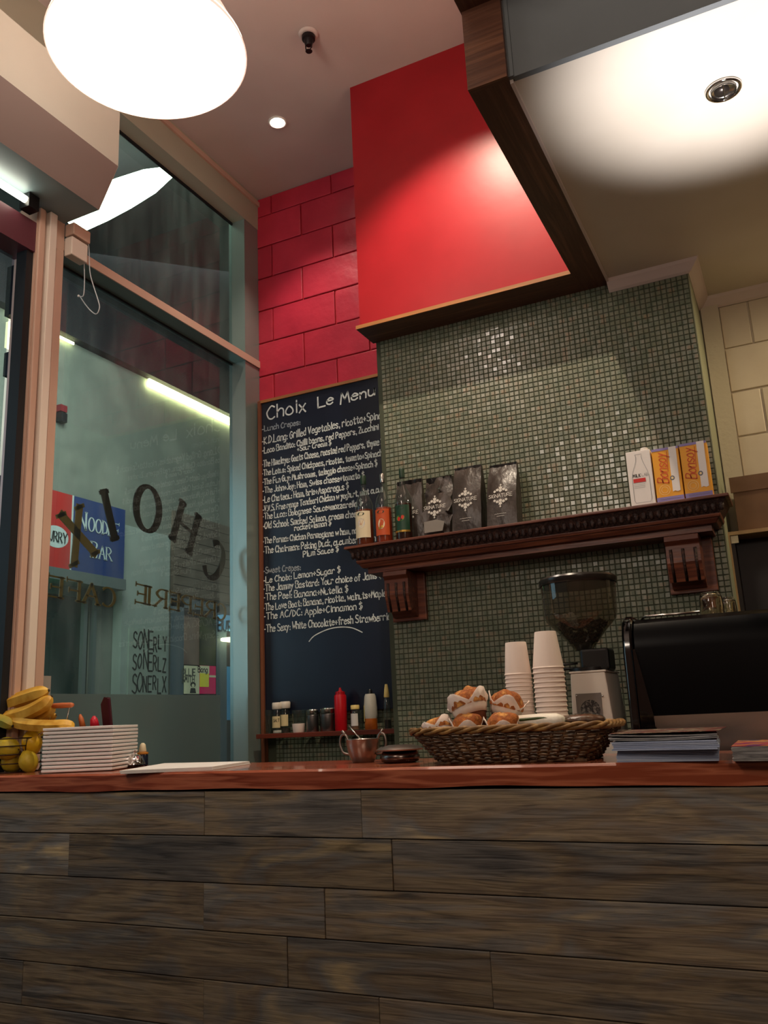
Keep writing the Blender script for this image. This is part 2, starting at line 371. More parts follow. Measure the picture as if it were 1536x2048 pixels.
#@@STRUCTURE
WX = -2.51; YB = 3.78; YT = 3.39; YR = 3.23; ZH = 3.0165; ZL = 1.735
FL = -EYE
def struct(name, m, dims, **k): return box(name, m, dims, kind='structure', **k)
struct('floor', 'floor_wood', (-2.62, 3.2, -3.2, 3.95, FL-.1, FL))
struct('wall_right', 'interior_wall', (3.2, 3.3, -3.2, 3.9, FL, ZH))
struct('wall_front', 'interior_wall', (-2.62, 3.2, -3.3, -3.2, FL, ZH))
ceil_ = struct('ceiling', 'ceiling_paint', (-2.62, -.512, -3.2, 3.9, ZH, ZH+.1))
struct('ceiling_low', 'low_ceiling_paint', (-.507, 3.2, 2.06, 3.9, ZL, ZL+.05))
struct('ceiling_step', 'low_ceiling_paint', (-.507, 3.2, -3.2, 2.02, 1.995, 2.06))
struct('wall_bulkhead', 'ceiling_paint', (-.60, -.507, -3.2, 2.04, 2.02, ZH))
struct('wall_bulkhead_inner', 'ceiling_paint', (-.60, -.517, 2.04, 3.23, 1.76, ZH))
struct('trim_1', 'grey_fascia', (-.500, 3.2, 2.04, 2.06, ZL-.001, 2.0))                         # grey front face of the low ceiling
box('trim_2', 'grey_fascia', (-.512, -.497, 2.036, 2.05, ZL, 1.995), kind='structure')
struct('trim_3', 'cornice_paint', (-.512, -.503, 2.05, 3.36, ZL-.012, ZL+.02))                 # pale bead beside the timber
# timber lining of the opening
struct('trim_4', 'dark_timber_y', (-.628, -.512, 2.04, 3.39, 1.727, 1.76))
struct('trim_5', 'dark_timber', (-.628, -.512, 2.02, 2.04, 1.727, 1.995))
struct('trim_6', 'dark_timber_y', (-.632, -.508, -3.2, 2.04, 1.993, 2.02))
lg = box('trim_7', 'dark_timber', (-1.613, -.628, 3.219, 3.39, 1.727, 1.742), kind='structure')
box('lit_ledge_edge', 'timber_edge', (-1.6135, -.6285, 3.214, 3.2195, 1.727, 1.744), parent=lg)  # front edge of the ledge, downlight on it painted as lighter wood
# red bulkhead above the ledge
struct('wall_red_bulkhead', 'red_paint', (-1.60, -.52, YR, 3.40, 1.742, ZH))
# cornice along the tiles and the right wall
def cornice(name, pts):
    mb = MB(); prof = [(0, 0), (.045, 0), (.038, -.012), (.012, -.038), (0, -.045)]
    v = []; n = len(prof)
    for (x, y, nx, ny) in pts:
        for a, b in prof: v.append((x+nx*a, y+ny*a, ZL+b))
    f = [(i*n+k, i*n+(k+1) % n, (i+1)*n+(k+1) % n, (i+1)*n+k) for i in range(len(pts)-1) for k in range(n)]
    mb.add(v, f); return build(name, mb, 'cornice_paint', kind='structure')
cornice('trim_8', [(-.512, YT, 0, -1), (-.195, YT, 1, -1), (-.195, YB, 1, -1), (2.2, YB, 1, -1)])
# back wall: blocks with recessed joints
TP = .0215
wb = struct('wall_back', 'red_paint', (-2.62, -1.2, YB+.008, 3.95, FL, ZH))
def blocks(parent, m, x0, x1, zs, xoff, zlist=None):
    for r, (z0, z1) in enumerate(zs):
        j = x0-.0; k0 = math.floor((x0-xoff[r % 2])/.4)
        k = k0
        while xoff[r % 2]+k*.4 < x1:
            a = max(x0, xoff[r % 2]+k*.4); b = min(x1, xoff[r % 2]+(k+1)*.4); k += 1
            if b-a < .02: continue
            e = .0035; dy = random.uniform(0, .0025)
            box('block', m, (a+(e if a > x0 else 0), b-(e if b < x1 else 0), YB-dy, YB+.02, z0+e, z1-e), parent=parent, bevel=.0035)
zr = [(.4993+.2*3.0-.0+.2005*i-.0, 0) for i in range(2)]
Z0 = 1.893                                      # a bed joint of the wall
rows = [(Z0+.2*k, min(Z0+.2*(k+1), ZH)) for k in range(-1, 6)]
blocks(wb, 'red_block', -2.515, -1.35, rows, (-2.018, -2.219))
wt = struct('wall_back_lower', 'plank_gap', (-2.62, -1.2, YB+.004, YB+.008, FL, Z0-.2))
wr = struct('wall_back_right', 'cream_plaster', (-1.2, 3.2, YB+.008, 3.95, FL, ZH))
zc0 = 1.493+.0
rows2 = [(zc0+.2*k, min(zc0+.2*(k+1), ZL)) for k in range(-8, 2)]
blocks(wr, 'cream_block', -.115, 2.4, rows2, (.0, -.2))
struct('trim_9', 'cream_plaster', (-.19, -.118, 3.765, YB+.02, FL, ZL-.03))           # pale upright strip in the corner
# tiled pier
pier = struct('wall_pier', 'green_plaster', (-1.598, -.196, YT+.004, YB+.006, FL, 1.74))
def tile_mat():
    m = bpy.data.materials.new('glass_tile'); m.use_nodes = True; N = m.node_tree.nodes; L = m.node_tree.links; b = N['Principled BSDF']
    g = N.new('ShaderNodeNewGeometry'); sn = N.new('ShaderNodeVectorMath'); sn.operation = 'SNAP'; sn.inputs[1].default_value = (TP, TP, TP)
    L.new(g.outputs['Position'], sn.inputs[0]); wn = N.new('ShaderNodeTexWhiteNoise'); L.new(sn.outputs[0], wn.inputs['Vector'])
    r = N.new('ShaderNodeValToRGB'); e = r.color_ramp.elements
    for _ in range(3): e.new(.5)
    for i, (p, c) in enumerate([(0, '5f6856'), (.3, '69705e'), (.6, '71735e'), (.9, '797d6d'), (1, '84765f')]): e[i].position = p; e[i].color = lin(c)
    L.new(wn.outputs['Value'], r.inputs[0]); L.new(r.outputs[0], b.inputs['Base Color']); b.inputs['Roughness'].default_value = .30
    b.inputs['Coat Weight'].default_value = .2; MATS['glass_tile'] = m
tile_mat()
mat('grout', '3c4232', .8)
box('grout', 'grout', (-1.598, -.2, YT, YT+.005, FL, 1.74), parent=pier)
tiles = []
nx = int(1.39/TP); nz = int((1.735+.45)/TP)
for i in range(nx):
    for k in range(nz):
        x = -.2-TP*(i+1); z = 1.735-TP*(k+1)
        if z > 1.735 or z < -.42: continue
        tiles.append((x, z))
def tile_geo(mb, x, z, y, w_=TP-.0028):
    j = lambda: random.uniform(-.00035, .00035)
    a, b = j(), j(); f = y-.0025; e = .0014
    vs = [(x, y, z), (x+w_, y, z), (x+w_, y, z+w_), (x, y, z+w_), (x+e, f+a+b, z+e), (x+w_-e, f-a+b, z+e), (x+w_-e, f-a-b, z+w_-e), (x+e, f+a-b, z+w_-e)]
    mb.add(vs, [(4, 5, 6, 7), (0, 1, 5, 4), (1, 2, 6, 5), (2, 3, 7, 6), (3, 0, 4, 7)])
def vis(x, z): return -.16 < z
key = lambda t: (0 if vis(*t) and not (t[0] > -.62 and t[1] < .24) and not (.63 < t[1] < .74) else 1, t[0]**2+YT**2+t[1]**2)
tiles.sort(key=key)
for x, z in tiles[:300]:
    mb = MB(); tile_geo(mb, x, z, YT); build('tile', mb, 'glass_tile', pier)
mb = MB()
for x, z in tiles[300:]: tile_geo(mb, x, z, YT)
build('tile_field', mb, 'glass_tile', pier, kind='stuff')
mb = MB()
for i in range(int(1.05/TP)):
    for k in range(34): tile_geo(mb, -2.44+TP*i, .10-TP*(k+1), YB+.004)
build('tile_field', mb, 'glass_tile', wt, kind='stuff')
build('grout', MB().box(-2.51, -1.5, YB+.003, YB+.0041, FL, .12), 'grout', wt)
#@@WINDOW WALL
GX = -2.60
fr = struct('trim_10', 'header_paint', (-2.62, WX, -3.2, YB, 2.815, ZH))
struct('trim_11', 'warm_lit_metal', (-2.515, WX+.012, 2.3, YB, 2.962, 2.992))
struct('trim_12', 'teal_metal', (-2.62, WX-.004, 3.645, YB+.005, FL, 2.815))
struct('trim_13', 'gasket', (-2.605, -2.595, 2.34, 3.645, 2.80, 2.815))
tr = struct('trim_14', 'teal_metal', (-2.63, WX-.002, 2.335, YB, 1.945, 1.985))
box('front_face', 'warm_lit_metal', (WX-.002, WX+.004, 2.335, YB, 1.945, 1.986), parent=tr)
box('gasket_strip', 'gasket', (-2.612, -2.598, 2.335, 3.645, 1.936, 1.947), parent=tr)
post = struct('trim_15', 'warm_lit_metal', (-2.62, -2.505, 2.192, 2.335, FL, 2.075))
box('ridge', 'pale_metal', (-2.505, -2.478, 2.236, 2.272, FL, 2.06), parent=post, bevel=.003)
box('ridge', 'warm_lit_metal', (-2.505, -2.492, 2.196, 2.224, FL, 2.06), parent=post, bevel=.003)
box('ridge', 'warm_lit_metal', (-2.505, -2.497, 2.290, 2.330, FL, 1.93), parent=post, bevel=.003)
box('gasket_strip', 'gasket', (-2.57, -2.515, 2.160, 2.192, FL, 1.95), parent=post)
struct('trim_16', 'red_metal', (-2.62, -2.505, -3.2, 2.19, 1.86, 1.99))
struct('trim_17', 'warm_lit_metal', (-2.62, WX, 2.335, 3.645, FL, FL+.12))
w1 = struct('window_1', 'window_glass', (GX-.003, GX, 2.33, 3.65, FL+.12, 1.946))
struct('window_2', 'window_glass', (GX-.003, GX, 2.33, 3.65, 1.98, 2.816))
struct('window_3', 'window_glass', (GX-.003, GX, -3.2, 2.165, FL, 1.862))
struct('window_4', 'window_glass', (GX-.003, GX, -3.2, 2.33, 1.99, 2.816))
box('frosted_film', 'frosted_film', (GX+.001, GX+.0018, 2.34, 3.532, FL+.15, .155), parent=w1)
# roller shutter box over the door
sb = thing('shutter_box', 'long cream roller shutter box above the door, chamfered lower edge', 'shutter box', (-2.36, .5, 2.065))
def extr_y(poly, y0, y1): return MB().prism(poly, (y0, y1), lambda a, b, t: (a, t, b))
build('front_panel', extr_y([(-2.51, 2.495), (-2.22, 2.495), (-2.22, 2.235), (-2.232, 2.235), (-2.232, 2.483), (-2.51, 2.483)], -1.4, 2.33), 'white_metal', sb)
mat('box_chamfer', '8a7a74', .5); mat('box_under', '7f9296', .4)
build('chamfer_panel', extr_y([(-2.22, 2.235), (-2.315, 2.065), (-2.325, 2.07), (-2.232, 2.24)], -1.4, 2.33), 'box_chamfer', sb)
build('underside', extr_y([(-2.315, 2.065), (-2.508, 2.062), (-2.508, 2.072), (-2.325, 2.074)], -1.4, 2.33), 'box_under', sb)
build('end_plate', extr_y([(-2.51, 2.49), (-2.223, 2.49), (-2.223, 2.236), (-2.317, 2.068), (-2.51, 2.068)], 2.322, 2.334), 'white_metal', sb)
# fluorescent strip under the box
tb = thing('strip_light', 'lit white fluorescent strip above the door header', 'strip light', (-2.47, 1.2, 2.03))
mat('tube_glow', 'fff6e0', .5, emit=9)
build('tube', MB().tube([(-2.47, .2, 2.032), (-2.47, 2.10, 2.032)], .014, 10), 'tube_glow', tb)
build('holder', MB().box(-2.50, -2.45, 2.10, 2.15, 2.0, 2.060), 'black_plastic', tb); build('holder', MB().box(-2.50, -2.45, .15, .2, 2.0, 2.060), 'black_plastic', tb)
# bracket with pull cord
bk = thing('cord_bracket', 'two salmon bracket boxes at post top with hanging clear pull cord', 'bracket', (-2.47, 2.38, 1.88))
q = P(124, 458, 1, 2.36)
build('bracket_box', MB().box(-2.505, -2.455, 2.336, 2.43, 2.005, 2.060), 'warm_lit_metal', bk, bevel=.004)
build('bracket_box', MB().box(-2.505, -2.462, 2.336, 2.425, 1.915, 1.998), 'pale_metal', bk, bevel=.004)
cp = [PX(176, 484, 2.44)]+[PX(u, v, 2.44) for u, v in [(178, 500), (180, 545), (188, 575), (196, 600), (199, 615), (193, 628), (182, 622), (170, 608), (160, 593), (157, 590)]]
mat('cord', 'c8ccd0', .3)
build('pull_cord', MB().tube(smoothpts([tuple(p) for p in cp]), .0022, 6), 'cord', bk, smooth=True)
cp = [PX(u, v, 2.44) for u, v in [(166, 492), (168, 520), (169, 560), (167, 590), (160, 593)]]
build('pull_cord', MB().tube(smoothpts([tuple(p) for p in cp]), .0022, 6), 'cord', bk, smooth=True)
q = PX(157, 592, 2.44); build('cord_weight', MB().ball(q, .005, 8, 6), 'white_gloss', bk, smooth=True)
# notice paper on the post
q0 = P(88, 1347, 0, -2.50); q1 = P(123, 1392, 0, -2.50)
box('notice_paper', mat('notice', '9a938a', .7), (-2.596, -2.594, 2.337, 2.455, q1.z, q0.z), label='small pale blank notice stuck on the glass beside the post', cat='notice')
#@@LETTERING ON GLASS
mat('letter_dark', '2a1c12', .45, metal=.3); mat('letter_gold', 'a07a40', .45, metal=.2)
def glass_word(name, word, cy, cz, h, ang, m, label, group=None, sp=2.0, wr=.75):
    hh = h/8; ww = hh*wr; W_ = serw(word, ww, sp)-sp*ww
    ca, sa = math.cos(ang), math.sin(ang)
    ex = Vector((0, -ca, sa)); ey = Vector((0, sa, ca))         # reads from the street
    o = Vector((GX-.006, cy, cz))-ex*W_/2-ey*h/2
    mb = MB(); serif(mb, word, o, ex, ey, ww, hh, h*.21, sp=sp); extrude_flat(mb, (.003, 0, 0))
    return build(name, mb, m, label=label, cat='lettering', group=group)
GRP = 'reversed letters on the shop window'
for ch, y, z, a in [('C', 3.497, .818, .55), ('H', 3.263, .952, .36), ('O', 2.99, .990, .05), ('I', 2.757, .916, -.36), ('X', 2.566, .792, -.5)]:
    glass_word('window_letter', ch, y, z, .205 if ch != 'O' else .21, a, 'letter_dark' if ch != 'X' else 'letter_gold', {'C': 'dark painted letter C, reversed, rightmost of the arch on the glass', 'H': 'dark painted letter H tilted on the window arch', 'O': 'dark oval letter O at the top of the window arch', 'I': 'dark letter I between O and X on the glass', 'X': 'gold letter X crossing over the blue noodle sign'}[ch], GRP, wr=.85 if ch != 'O' else .98)
glass_word('window_word', 'CREPERIE', 3.252, .580, .080, .045, 'letter_gold', 'gold reversed word CREPERIE below the arch of letters', GRP, wr=1.27)
glass_word('window_word', 'CAFE', 2.61, .562, .080, .035, 'letter_gold', 'gold reversed word CAFE next to the big post', GRP, wr=1.35)
#@@STREET
XF = -7.0
mat('facade', '7c807a', .75, col2=['6e746e', '868a82'], scale=(1.2, 1.2, 1.2), bump=.4, bscale=20)
mat('facade_col', '9ca6a2', .75, col2='8e9a96', scale=(2, 2, 2), bump=.3)
mat('dark_awning', '17151c', .8); mat('asphalt', '202226', .9)
struct('street_ground', 'asphalt', (-9.5, -2.62, -4, 16, FL-.12, FL-.02))
fac = struct('wall_street', 'facade', (XF-.3, XF, 0, 16, FL-.02, 4.35))
struct('wall_street_upper', 'dark_awning', (XF-.3, XF+.02, 0, 16, 4.35, 9))
mat('facade_lamp', 'fff0b0', .5, emit=34)
aw = thing('street_awning', 'dark awning ledge with a glowing strip along the street wall', 'awning', (XF, 8, 4.3))
build('awning_panel', MB().box(XF+.022, XF+.12, 3.0, 13, 4.352, 4.40), 'dark_awning', aw)
build('light_strip', MB().box(XF+.03, XF+.06, 7.95, 10.9, 4.235, 4.335), 'facade_lamp', aw)
build('light_strip', MB().box(XF+.03, XF+.045, 5.8, 6.7, 4.31, 4.335), 'facade_lamp', aw)
# shop front recess, sign box
def fy(u, v=1100): return P(u, v, 0, XF).y
def fz(u, v): return P(u, v, 0, XF).z
def fbox(name, m, u0, v0, u1, v1, d0, d1, parent=None, **k):
    um, vm = (u0+u1)/2, (v0+v1)/2
    return box(name, m, (XF+d0, XF+d1, fy(u0, vm), fy(u1, vm), fz(um, v1), fz(um, v0)), parent=parent, **k)
sg = thing('shop_sign', 'long sign box with black, red and blue panels across the street', 'sign', (XF+.1, 7, 1.73))
mat('sign_blue', '24386e', .4, emit=.05); mat('sign_red', 'b02a28', .4, emit=.06); mat('sign_black', '14161c', .4); mat('sign_white', 'b8c4c6', .5, emit=.06); mat('sign_frame', '5a6466', .5)
SY_ = lambda u, v: P(u, v, 0, XF+.28).y
ya, yb, yd, ye = 4.4, SY_(19, 1050), SY_(142, 1060), SY_(249, 1090)
zt, zb = P(200, 1006, 0, XF+.28).z, P(195, 1150, 0, XF+.28).z
box('panel', 'sign_black', (XF+.02, XF+.28, ya, yb-.01, zb, zt), parent=sg, label='black sign panel')
box('divider', 'sign_white', (XF+.02, XF+.285, yb-.01, yb+.02, zb, zt), parent=sg)
box('panel', 'sign_red', (XF+.02, XF+.28, yb+.02, yd, zb, zt), parent=sg, label='red sign panel')
box('divider', 'sign_white', (XF+.02, XF+.285, yd, yd+.02, zb, zt), parent=sg)
box('panel', 'sign_blue', (XF+.02, XF+.28, yd+.02, ye, zb, zt), parent=sg, label='blue sign panel')
box('sign_frame', 'sign_frame', (XF+.02, XF+.30, ya, ye+.02, zb-.12, zb), parent=sg)
SX = XF+.288
SX0 = XF+.2815
def stext(parent, t, y0, z0, wid, hgt, m, x=SX, thick=.14, nm='lettering'):
    w_ = serw(t, 1, 1.6)-1.6; mb = MB(); serif(mb, t, (x, y0, z0), (0, 1, 0), (0, 0, 1), wid/w_, hgt/8, hgt*thick, sp=1.6)
    return build(nm, mb, m, parent)
zm_ = (zt+zb)/2
stext(sg, 'N', yd+.10, zm_+.06, .10, .19, 'sign_white'); stext(sg, 'OODLE', yd+.24, zm_+.06, .46, .15, 'sign_white')
stext(sg, 'B', yd+.29, zm_-.22, .08, .17, 'sign_white'); stext(sg, 'AR', yd+.41, zm_-.22, .19, .14, 'sign_white')
mb = MB(); mb.plate([(yd-.20+.17*math.cos(a*math.pi/12), zm_-.08+.115*math.sin(a*math.pi/12)) for a in range(24)], lambda a, b: (SX0, a, b)); build('oval', mb, 'sign_white', sg)
mb = MB(); mb.plate([(yb+.10+.09*math.cos(a*math.pi/12), zm_-.08+.09*math.sin(a*math.pi/12)) for a in range(24)], lambda a, b: (SX0, a, b)); build('oval', mb, 'sign_white', sg)
stext(sg, 'CURRY', yd-.34, zm_-.13, .28, .10, 'sign_black', SX+.002)
# shop front glass under the sign
sf = thing('storefront', 'dark green lit shop front under the sign, beyond the post', 'shop front', (XF, 6, FL))
mat('shop_dark', '16302c', .25, col2='0e1c1c', scale=(1.5, 1.5, 1.5)); mat('exit_green', '30ff70', .5, emit=4); mat('green_glow', '1f6a48', .5, emit=.5)
box('glazing', 'shop_dark', (XF+.005, XF+.02, 4.4, 7.1, FL, zb-.125), parent=sf)
for y in (5.9, 6.98, 7.12): box('mullion', 'sign_frame', (XF+.02, XF+.07, y, y+.05, FL, zb-.125), parent=sf)
box('mullion', 'sign_frame', (XF+.02, XF+.07, 4.4, 7.17, zb-.22, zb-.126), parent=sf)
ex_ = fbox('exit_light', 'exit_green', 6, 1222, 16, 1258, .02, .05, label='small bright green lit sign behind the left door glass', cat='sign')
lamp('exit_glow', 'POINT', (XF+.35, 6.05, 1.1), 5, (.2, 1, .5), shadow_soft_size=.1)
# painted column, timber cladding, notice with tags
pc = box('street_column', 'facade_col', (XF+.01, XF+.14, P(247, 1100, 0, XF+.14).y, P(340, 1100, 0, XF+.14).y, FL, 2.34), label='pale blue green square column across the street', cat='column')
nb = thing('notice_board', 'pale notice panel with black graffiti tags on the street column', 'notice', (XF+.16, 8.1, .2))
box('board', mat('notice_pale', '98a49c', .7, col2='8c988f', scale=(4, 4, 4)), (XF+.145, XF+.165, P(258, 1300, 0, XF+.165).y, P(334, 1300, 0, XF+.165).y, .10, 1.15), parent=nb)
mat('ink', '101214', .6)
for i, zz in enumerate((.92, .68, .44, .16)):
    mb = MB(); write(mb, ['SONERLY', 'SONERLZ', 'SONERLX', 'SONER'][i], (XF+.168, P(266, 1300, 0, XF+.168).y, zz), (0, 1, 0), (0, 0, 1), .0125, .023, .020, jit=1.2); build('graffiti_tag', mb, 'ink', nb)
cl = struct('wall_street_cladding', mat('cladding', '6e6258', .7, col2='5e5349', scale=(20, 1, 20)), (XF+.01, XF+.05, 8.47, 12, 1.64, 2.72))
for k in range(9): box('cladding_board', 'cladding', (XF+.045, XF+.065, 8.47, 12, 1.655+k*.118, 1.655+k*.118+.108), parent=cl)
mat('steel_frame', '62707a', .5)
sh2 = thing('poster_window', 'lit shop window with posters right of the graffiti column', 'shop window', (XF, 9, FL))
box('frame', 'steel_frame', (XF+.01, XF+.028, 8.48, 8.72, FL, 1.60), parent=sh2); box('frame', 'steel_frame', (XF+.01, XF+.028, 9.40, 9.62, FL, 1.60), parent=sh2)
box('frame', 'steel_frame', (XF+.01, XF+.028, 8.48, 11, 1.50, 1.62), parent=sh2)
box('glazing', mat('shop_dark2', '2c3234', .3, col2='3a3030', scale=(2, 2, 2)), (XF+.005, XF+.02, 8.7, 11, FL, 1.5), parent=sh2)
def poster(name, u0, v0, u1, v1, m, label, d=.03): return fbox(name, m, u0, v0, u1, v1, d, d+.006, label=label, cat='poster', group='posters on the shop window across the street')
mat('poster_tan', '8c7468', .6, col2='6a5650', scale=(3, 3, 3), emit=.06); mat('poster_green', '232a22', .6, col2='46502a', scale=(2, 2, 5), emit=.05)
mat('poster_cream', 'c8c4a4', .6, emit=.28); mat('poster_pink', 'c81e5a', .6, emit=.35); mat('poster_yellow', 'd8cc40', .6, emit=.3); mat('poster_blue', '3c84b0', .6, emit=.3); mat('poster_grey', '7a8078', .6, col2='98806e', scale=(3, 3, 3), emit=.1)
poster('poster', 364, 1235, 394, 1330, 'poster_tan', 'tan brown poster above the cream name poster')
poster('poster', 395, 1235, 427, 1331, 'poster_green', 'dark green poster above the pink Bang poster')
p3 = thing('poster', 'cream poster with grey name and small black haired portrait', 'poster', P(378, 1388, 0, XF+.03), 'posters on the shop window across the street')
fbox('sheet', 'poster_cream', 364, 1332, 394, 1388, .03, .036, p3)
def pst(parent, t, u, v, cap_px, wid_px, m, ser=False, lw=.2):
    a = P(u, v, 0, XF+.039); b = P(u+wid_px, v, 0, XF+.039); h = cap_px/ppm(a)/8; wid = b.y-a.y; mb = MB()
    write(mb, t, a, (0, 1, 0), (0, 0, 1), wid/textw(t), h, h*8*lw); return build('lettering', mb, m, parent)
mat('ink_grey', '6a6a60', .6)
pst(p3, 'OLLIE', 364, 1350, 13, 28, 'ink_grey', lw=.2); pst(p3, 'SMITH', 364, 1364, 12, 26, 'ink_grey', lw=.2)
c0 = P(386, 1369, 0, XF+.038); s_ = 1/ppm(c0)
mb = MB(); mb.plate([(c0.y+5.5*s_*1.6*math.cos(a*.524), c0.z+5.5*s_*math.sin(a*.524)) for a in range(12)], lambda a, b: (XF+.038, a, b))
mb.plate([(c0.y-10*s_, c0.z-17*s_), (c0.y+10*s_, c0.z-17*s_), (c0.y+7*s_, c0.z-7*s_), (c0.y-7*s_, c0.z-7*s_)], lambda a, b: (XF+.038, a, b)); build('portrait', mb, 'ink', p3)
mb = MB(); mb.plate([(c0.y+3*s_*1.5*math.cos(a*.524), c0.z-2*s_+3.4*s_*math.sin(a*.524)) for a in range(12)], lambda a, b: (XF+.040, a, b)); build('portrait_face', mb, 'poster_cream', p3)
p4 = thing('poster', 'pink, yellow and white poster headed Bang across the street', 'poster', P(411, 1388, 0, XF+.03), 'posters on the shop window across the street')
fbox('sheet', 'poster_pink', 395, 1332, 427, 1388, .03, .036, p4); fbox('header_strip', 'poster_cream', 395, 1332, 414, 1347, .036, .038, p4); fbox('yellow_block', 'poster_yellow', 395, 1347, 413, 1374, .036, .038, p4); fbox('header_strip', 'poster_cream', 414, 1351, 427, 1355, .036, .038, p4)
pst(p4, 'Bang', 396, 1344, 11, 20, 'ink', lw=.17)
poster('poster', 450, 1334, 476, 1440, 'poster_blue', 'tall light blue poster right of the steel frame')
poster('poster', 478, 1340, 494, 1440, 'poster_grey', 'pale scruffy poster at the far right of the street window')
bs = thing('shop_sign', 'light blue sign reading BURGERS beyond the posters', 'sign', P(470, 1265, 0, XF+.12))
fbox('panel', mat('burger_blue', '5a9cc8', .5, emit=.5), 432, 1236, 506, 1264, .022, .12, bs)
a = P(436, 1261, 0, XF+.124); stx = P(504, 1261, 0, XF+.124); mb = MB(); write(mb, 'BURGERS', a, (0, 1, 0), (0, 0, 1), (stx.y-a.y)/textw('BURGERS'), 21/ppm(a)/8, .03); build('lettering', mb, mat('burger_ink', '16364e', .5), bs)
mat('globe_glow', 'fff0c0', .5, emit=8); pl_ = P(483, 1279, 0, XF+.25); box('street_lamp_globe', 'globe_glow', (XF+.022, XF+.27, pl_.y-.17, pl_.y+.22, pl_.z-.02, pl_.z+.03), label='small glowing oval lamp under the blue sign', cat='lamp', bevel=.02)
al = thing('alarm_box', 'tiny red and dark alarm box high on the street wall', 'alarm', P(118, 830, 0, XF+.05))
fbox('housing', mat('alarm_red', '7a2028', .5), 111, 813, 124, 826, 0, .08, al); fbox('housing', 'gasket', 111, 828, 124, 846, 0, .08, al)
# awning over our own window with the bright batten seen through the upper pane
struct('street_canopy', 'dark_awning', (-4.6, -2.62, 1.2, 5.5, 3.35, 3.45))
bt = thing('batten_light', 'blazing fluorescent batten outside the upper window pane', 'strip light', (-3.2, 3.0, 3.1))
mat('batten_glow', 'f4ffe8', .5, emit=22)
A = P(352, 338, 2, 3.12); B = P(150, 432, 1, A.y)
mb = MB(); n0 = 10
for k in range(n0):
    pass
mb.tube([A+(B-A)*t for t in (0, .25, .5, .75, 1)], [.02, .07, .09, .10, .10], 12); build('tube', mb, 'batten_glow', bt, smooth=True)
build('hanger', MB().box(A.x-.02, A.x+.0, A.y-.01, A.y+.01, A.z+.02, 3.35), 'gasket', bt)
# lit box sign hanging outside the door
hb = thing('hanging_sign', 'dark hanging sign box with a lit white panel behind the door glass', 'sign', P(35, 640, 0, -3.6))
def hq(u0, v0, u1, v1, m, nm, x=-3.6, t=.05):
    a = P(u0, v0, 0, x); b = P(u1, v1, 0, x); return box(nm, m, (x-t, x, a.y, b.y, b.z, a.z), parent=hb)
hq(28, 530, 46, 640, 'gasket', 'housing'); hq(25, 640, 46, 702, mat('panel_glow', 'ffeec0', .5, emit=2.5), 'lit_panel'); hq(22, 702, 46, 760, 'gasket', 'housing'); q = P(37, 530, 0, -3.62); build('hanger', MB().box(-3.63, -3.61, q.y-.01, q.y+.01, q.z-.01, 3.35), 'gasket', hb)
#@@PENDANT
LZ, LR = 2.03, .302
LX, LY = P(296, 108, 2, LZ).x, P(296, 108, 2, LZ).y
pd = thing('pendant_lamp', 'large round white glowing pendant lamp hanging at the top left', 'lamp', (LX, LY, LZ))
mat('pendant_glow', 'ffe6d2', .5, emit=6); mat('pendant_shade', 'f4d4c2', .5, emit=.95)
build('diffuser', MB().lathe([(.001, LZ+.0), (LR*.6, LZ+.003), (LR*.93, LZ+.010), (LR-.004, LZ+.018)], (LX, LY, 0), 64, cap=False), 'pendant_glow', pd, smooth=True)
build('shade', MB().lathe([(LR-.004, LZ+.002), (LR, LZ+.004), (LR-.050, LZ+.11), (LR-.10, LZ+.17), (LR-.16, LZ+.20)], (LX, LY, 0), 64, cap=False), 'pendant_shade', pd, smooth=True)
lamp('pendant_upglow', 'POINT', (LX, LY, LZ+.30), 11, (1, .84, .72), shadow_soft_size=.08)
build('lamp_holder', MB().lathe([(.001, LZ+.14), (.03, LZ+.15), (.03, LZ+.22), (.01, LZ+.25)], (LX, LY, 0), 20), 'white_gloss', pd, smooth=True)
build('flex', MB().tube([(LX, LY, LZ+.25), (LX, LY, ZH)], .004, 8), 'white_gloss', pd)
build('ceiling_rose', MB().lathe([(.06, ZH-.03), (.06, ZH)], (LX, LY, 0), 24), 'white_gloss', pd)
#@@CEILING FITTINGS
def downlight(label, x, y, z, glow, name='downlight', tilt=None):
    t = thing(name, label, 'downlight', (x, y, z-.03))
    build('trim_ring', MB().lathe([(.040, z-.001), (.048, z-.004), (.046, z-.010), (.036, z-.008), (.034, z-.001)], (x, y, 0), 28, cap=False), 'white_gloss', t, smooth=True)
    build('bulb', MB().lathe([(.001, z-.016), (.02, z-.014), (.030, z-.004), (.030, z-.001)], (x, y, 0), 20, cap=False), glow, t, smooth=True)
    return t
mat('halogen', 'fff0dc', .4, emit=30)
downlight('glowing downlight in the high ceiling near the red blocks', -2.041, 3.264, ZH, 'halogen')
mat('gimbal_dark', '3a3430', .3, metal=.6)
t = thing('downlight', 'round gimbal downlight in the low ceiling amid white glare', 'downlight', (.026, 2.387, ZL-.03))
build('trim_ring', MB().lathe([(.044, ZL-.001), (.052, ZL-.003), (.048, ZL-.008), (.042, ZL-.006), (.040, ZL-.001)], (.026, 2.387, 0), 28, cap=False), 'chrome', t, smooth=True)
build('gimbal', MB().lathe([(.034, ZL-.012), (.036, ZL-.006), (.030, ZL-.003), (.012, ZL-.001)], (.026, 2.387, 0), 24, cap=False, M=None), 'steel', t, smooth=True)
build('lamp_cap', MB().lathe([(.001, ZL-.010), (.018, ZL-.009), (.022, ZL-.002)], (.021, 2.392, 0), 18, cap=False), 'gimbal_dark', t, smooth=True)
build('spring_clip', MB().tube([(.026, 2.35, ZL-.012), (.026, 2.425, ZL-.012)], .0022, 6), 'steel', t)
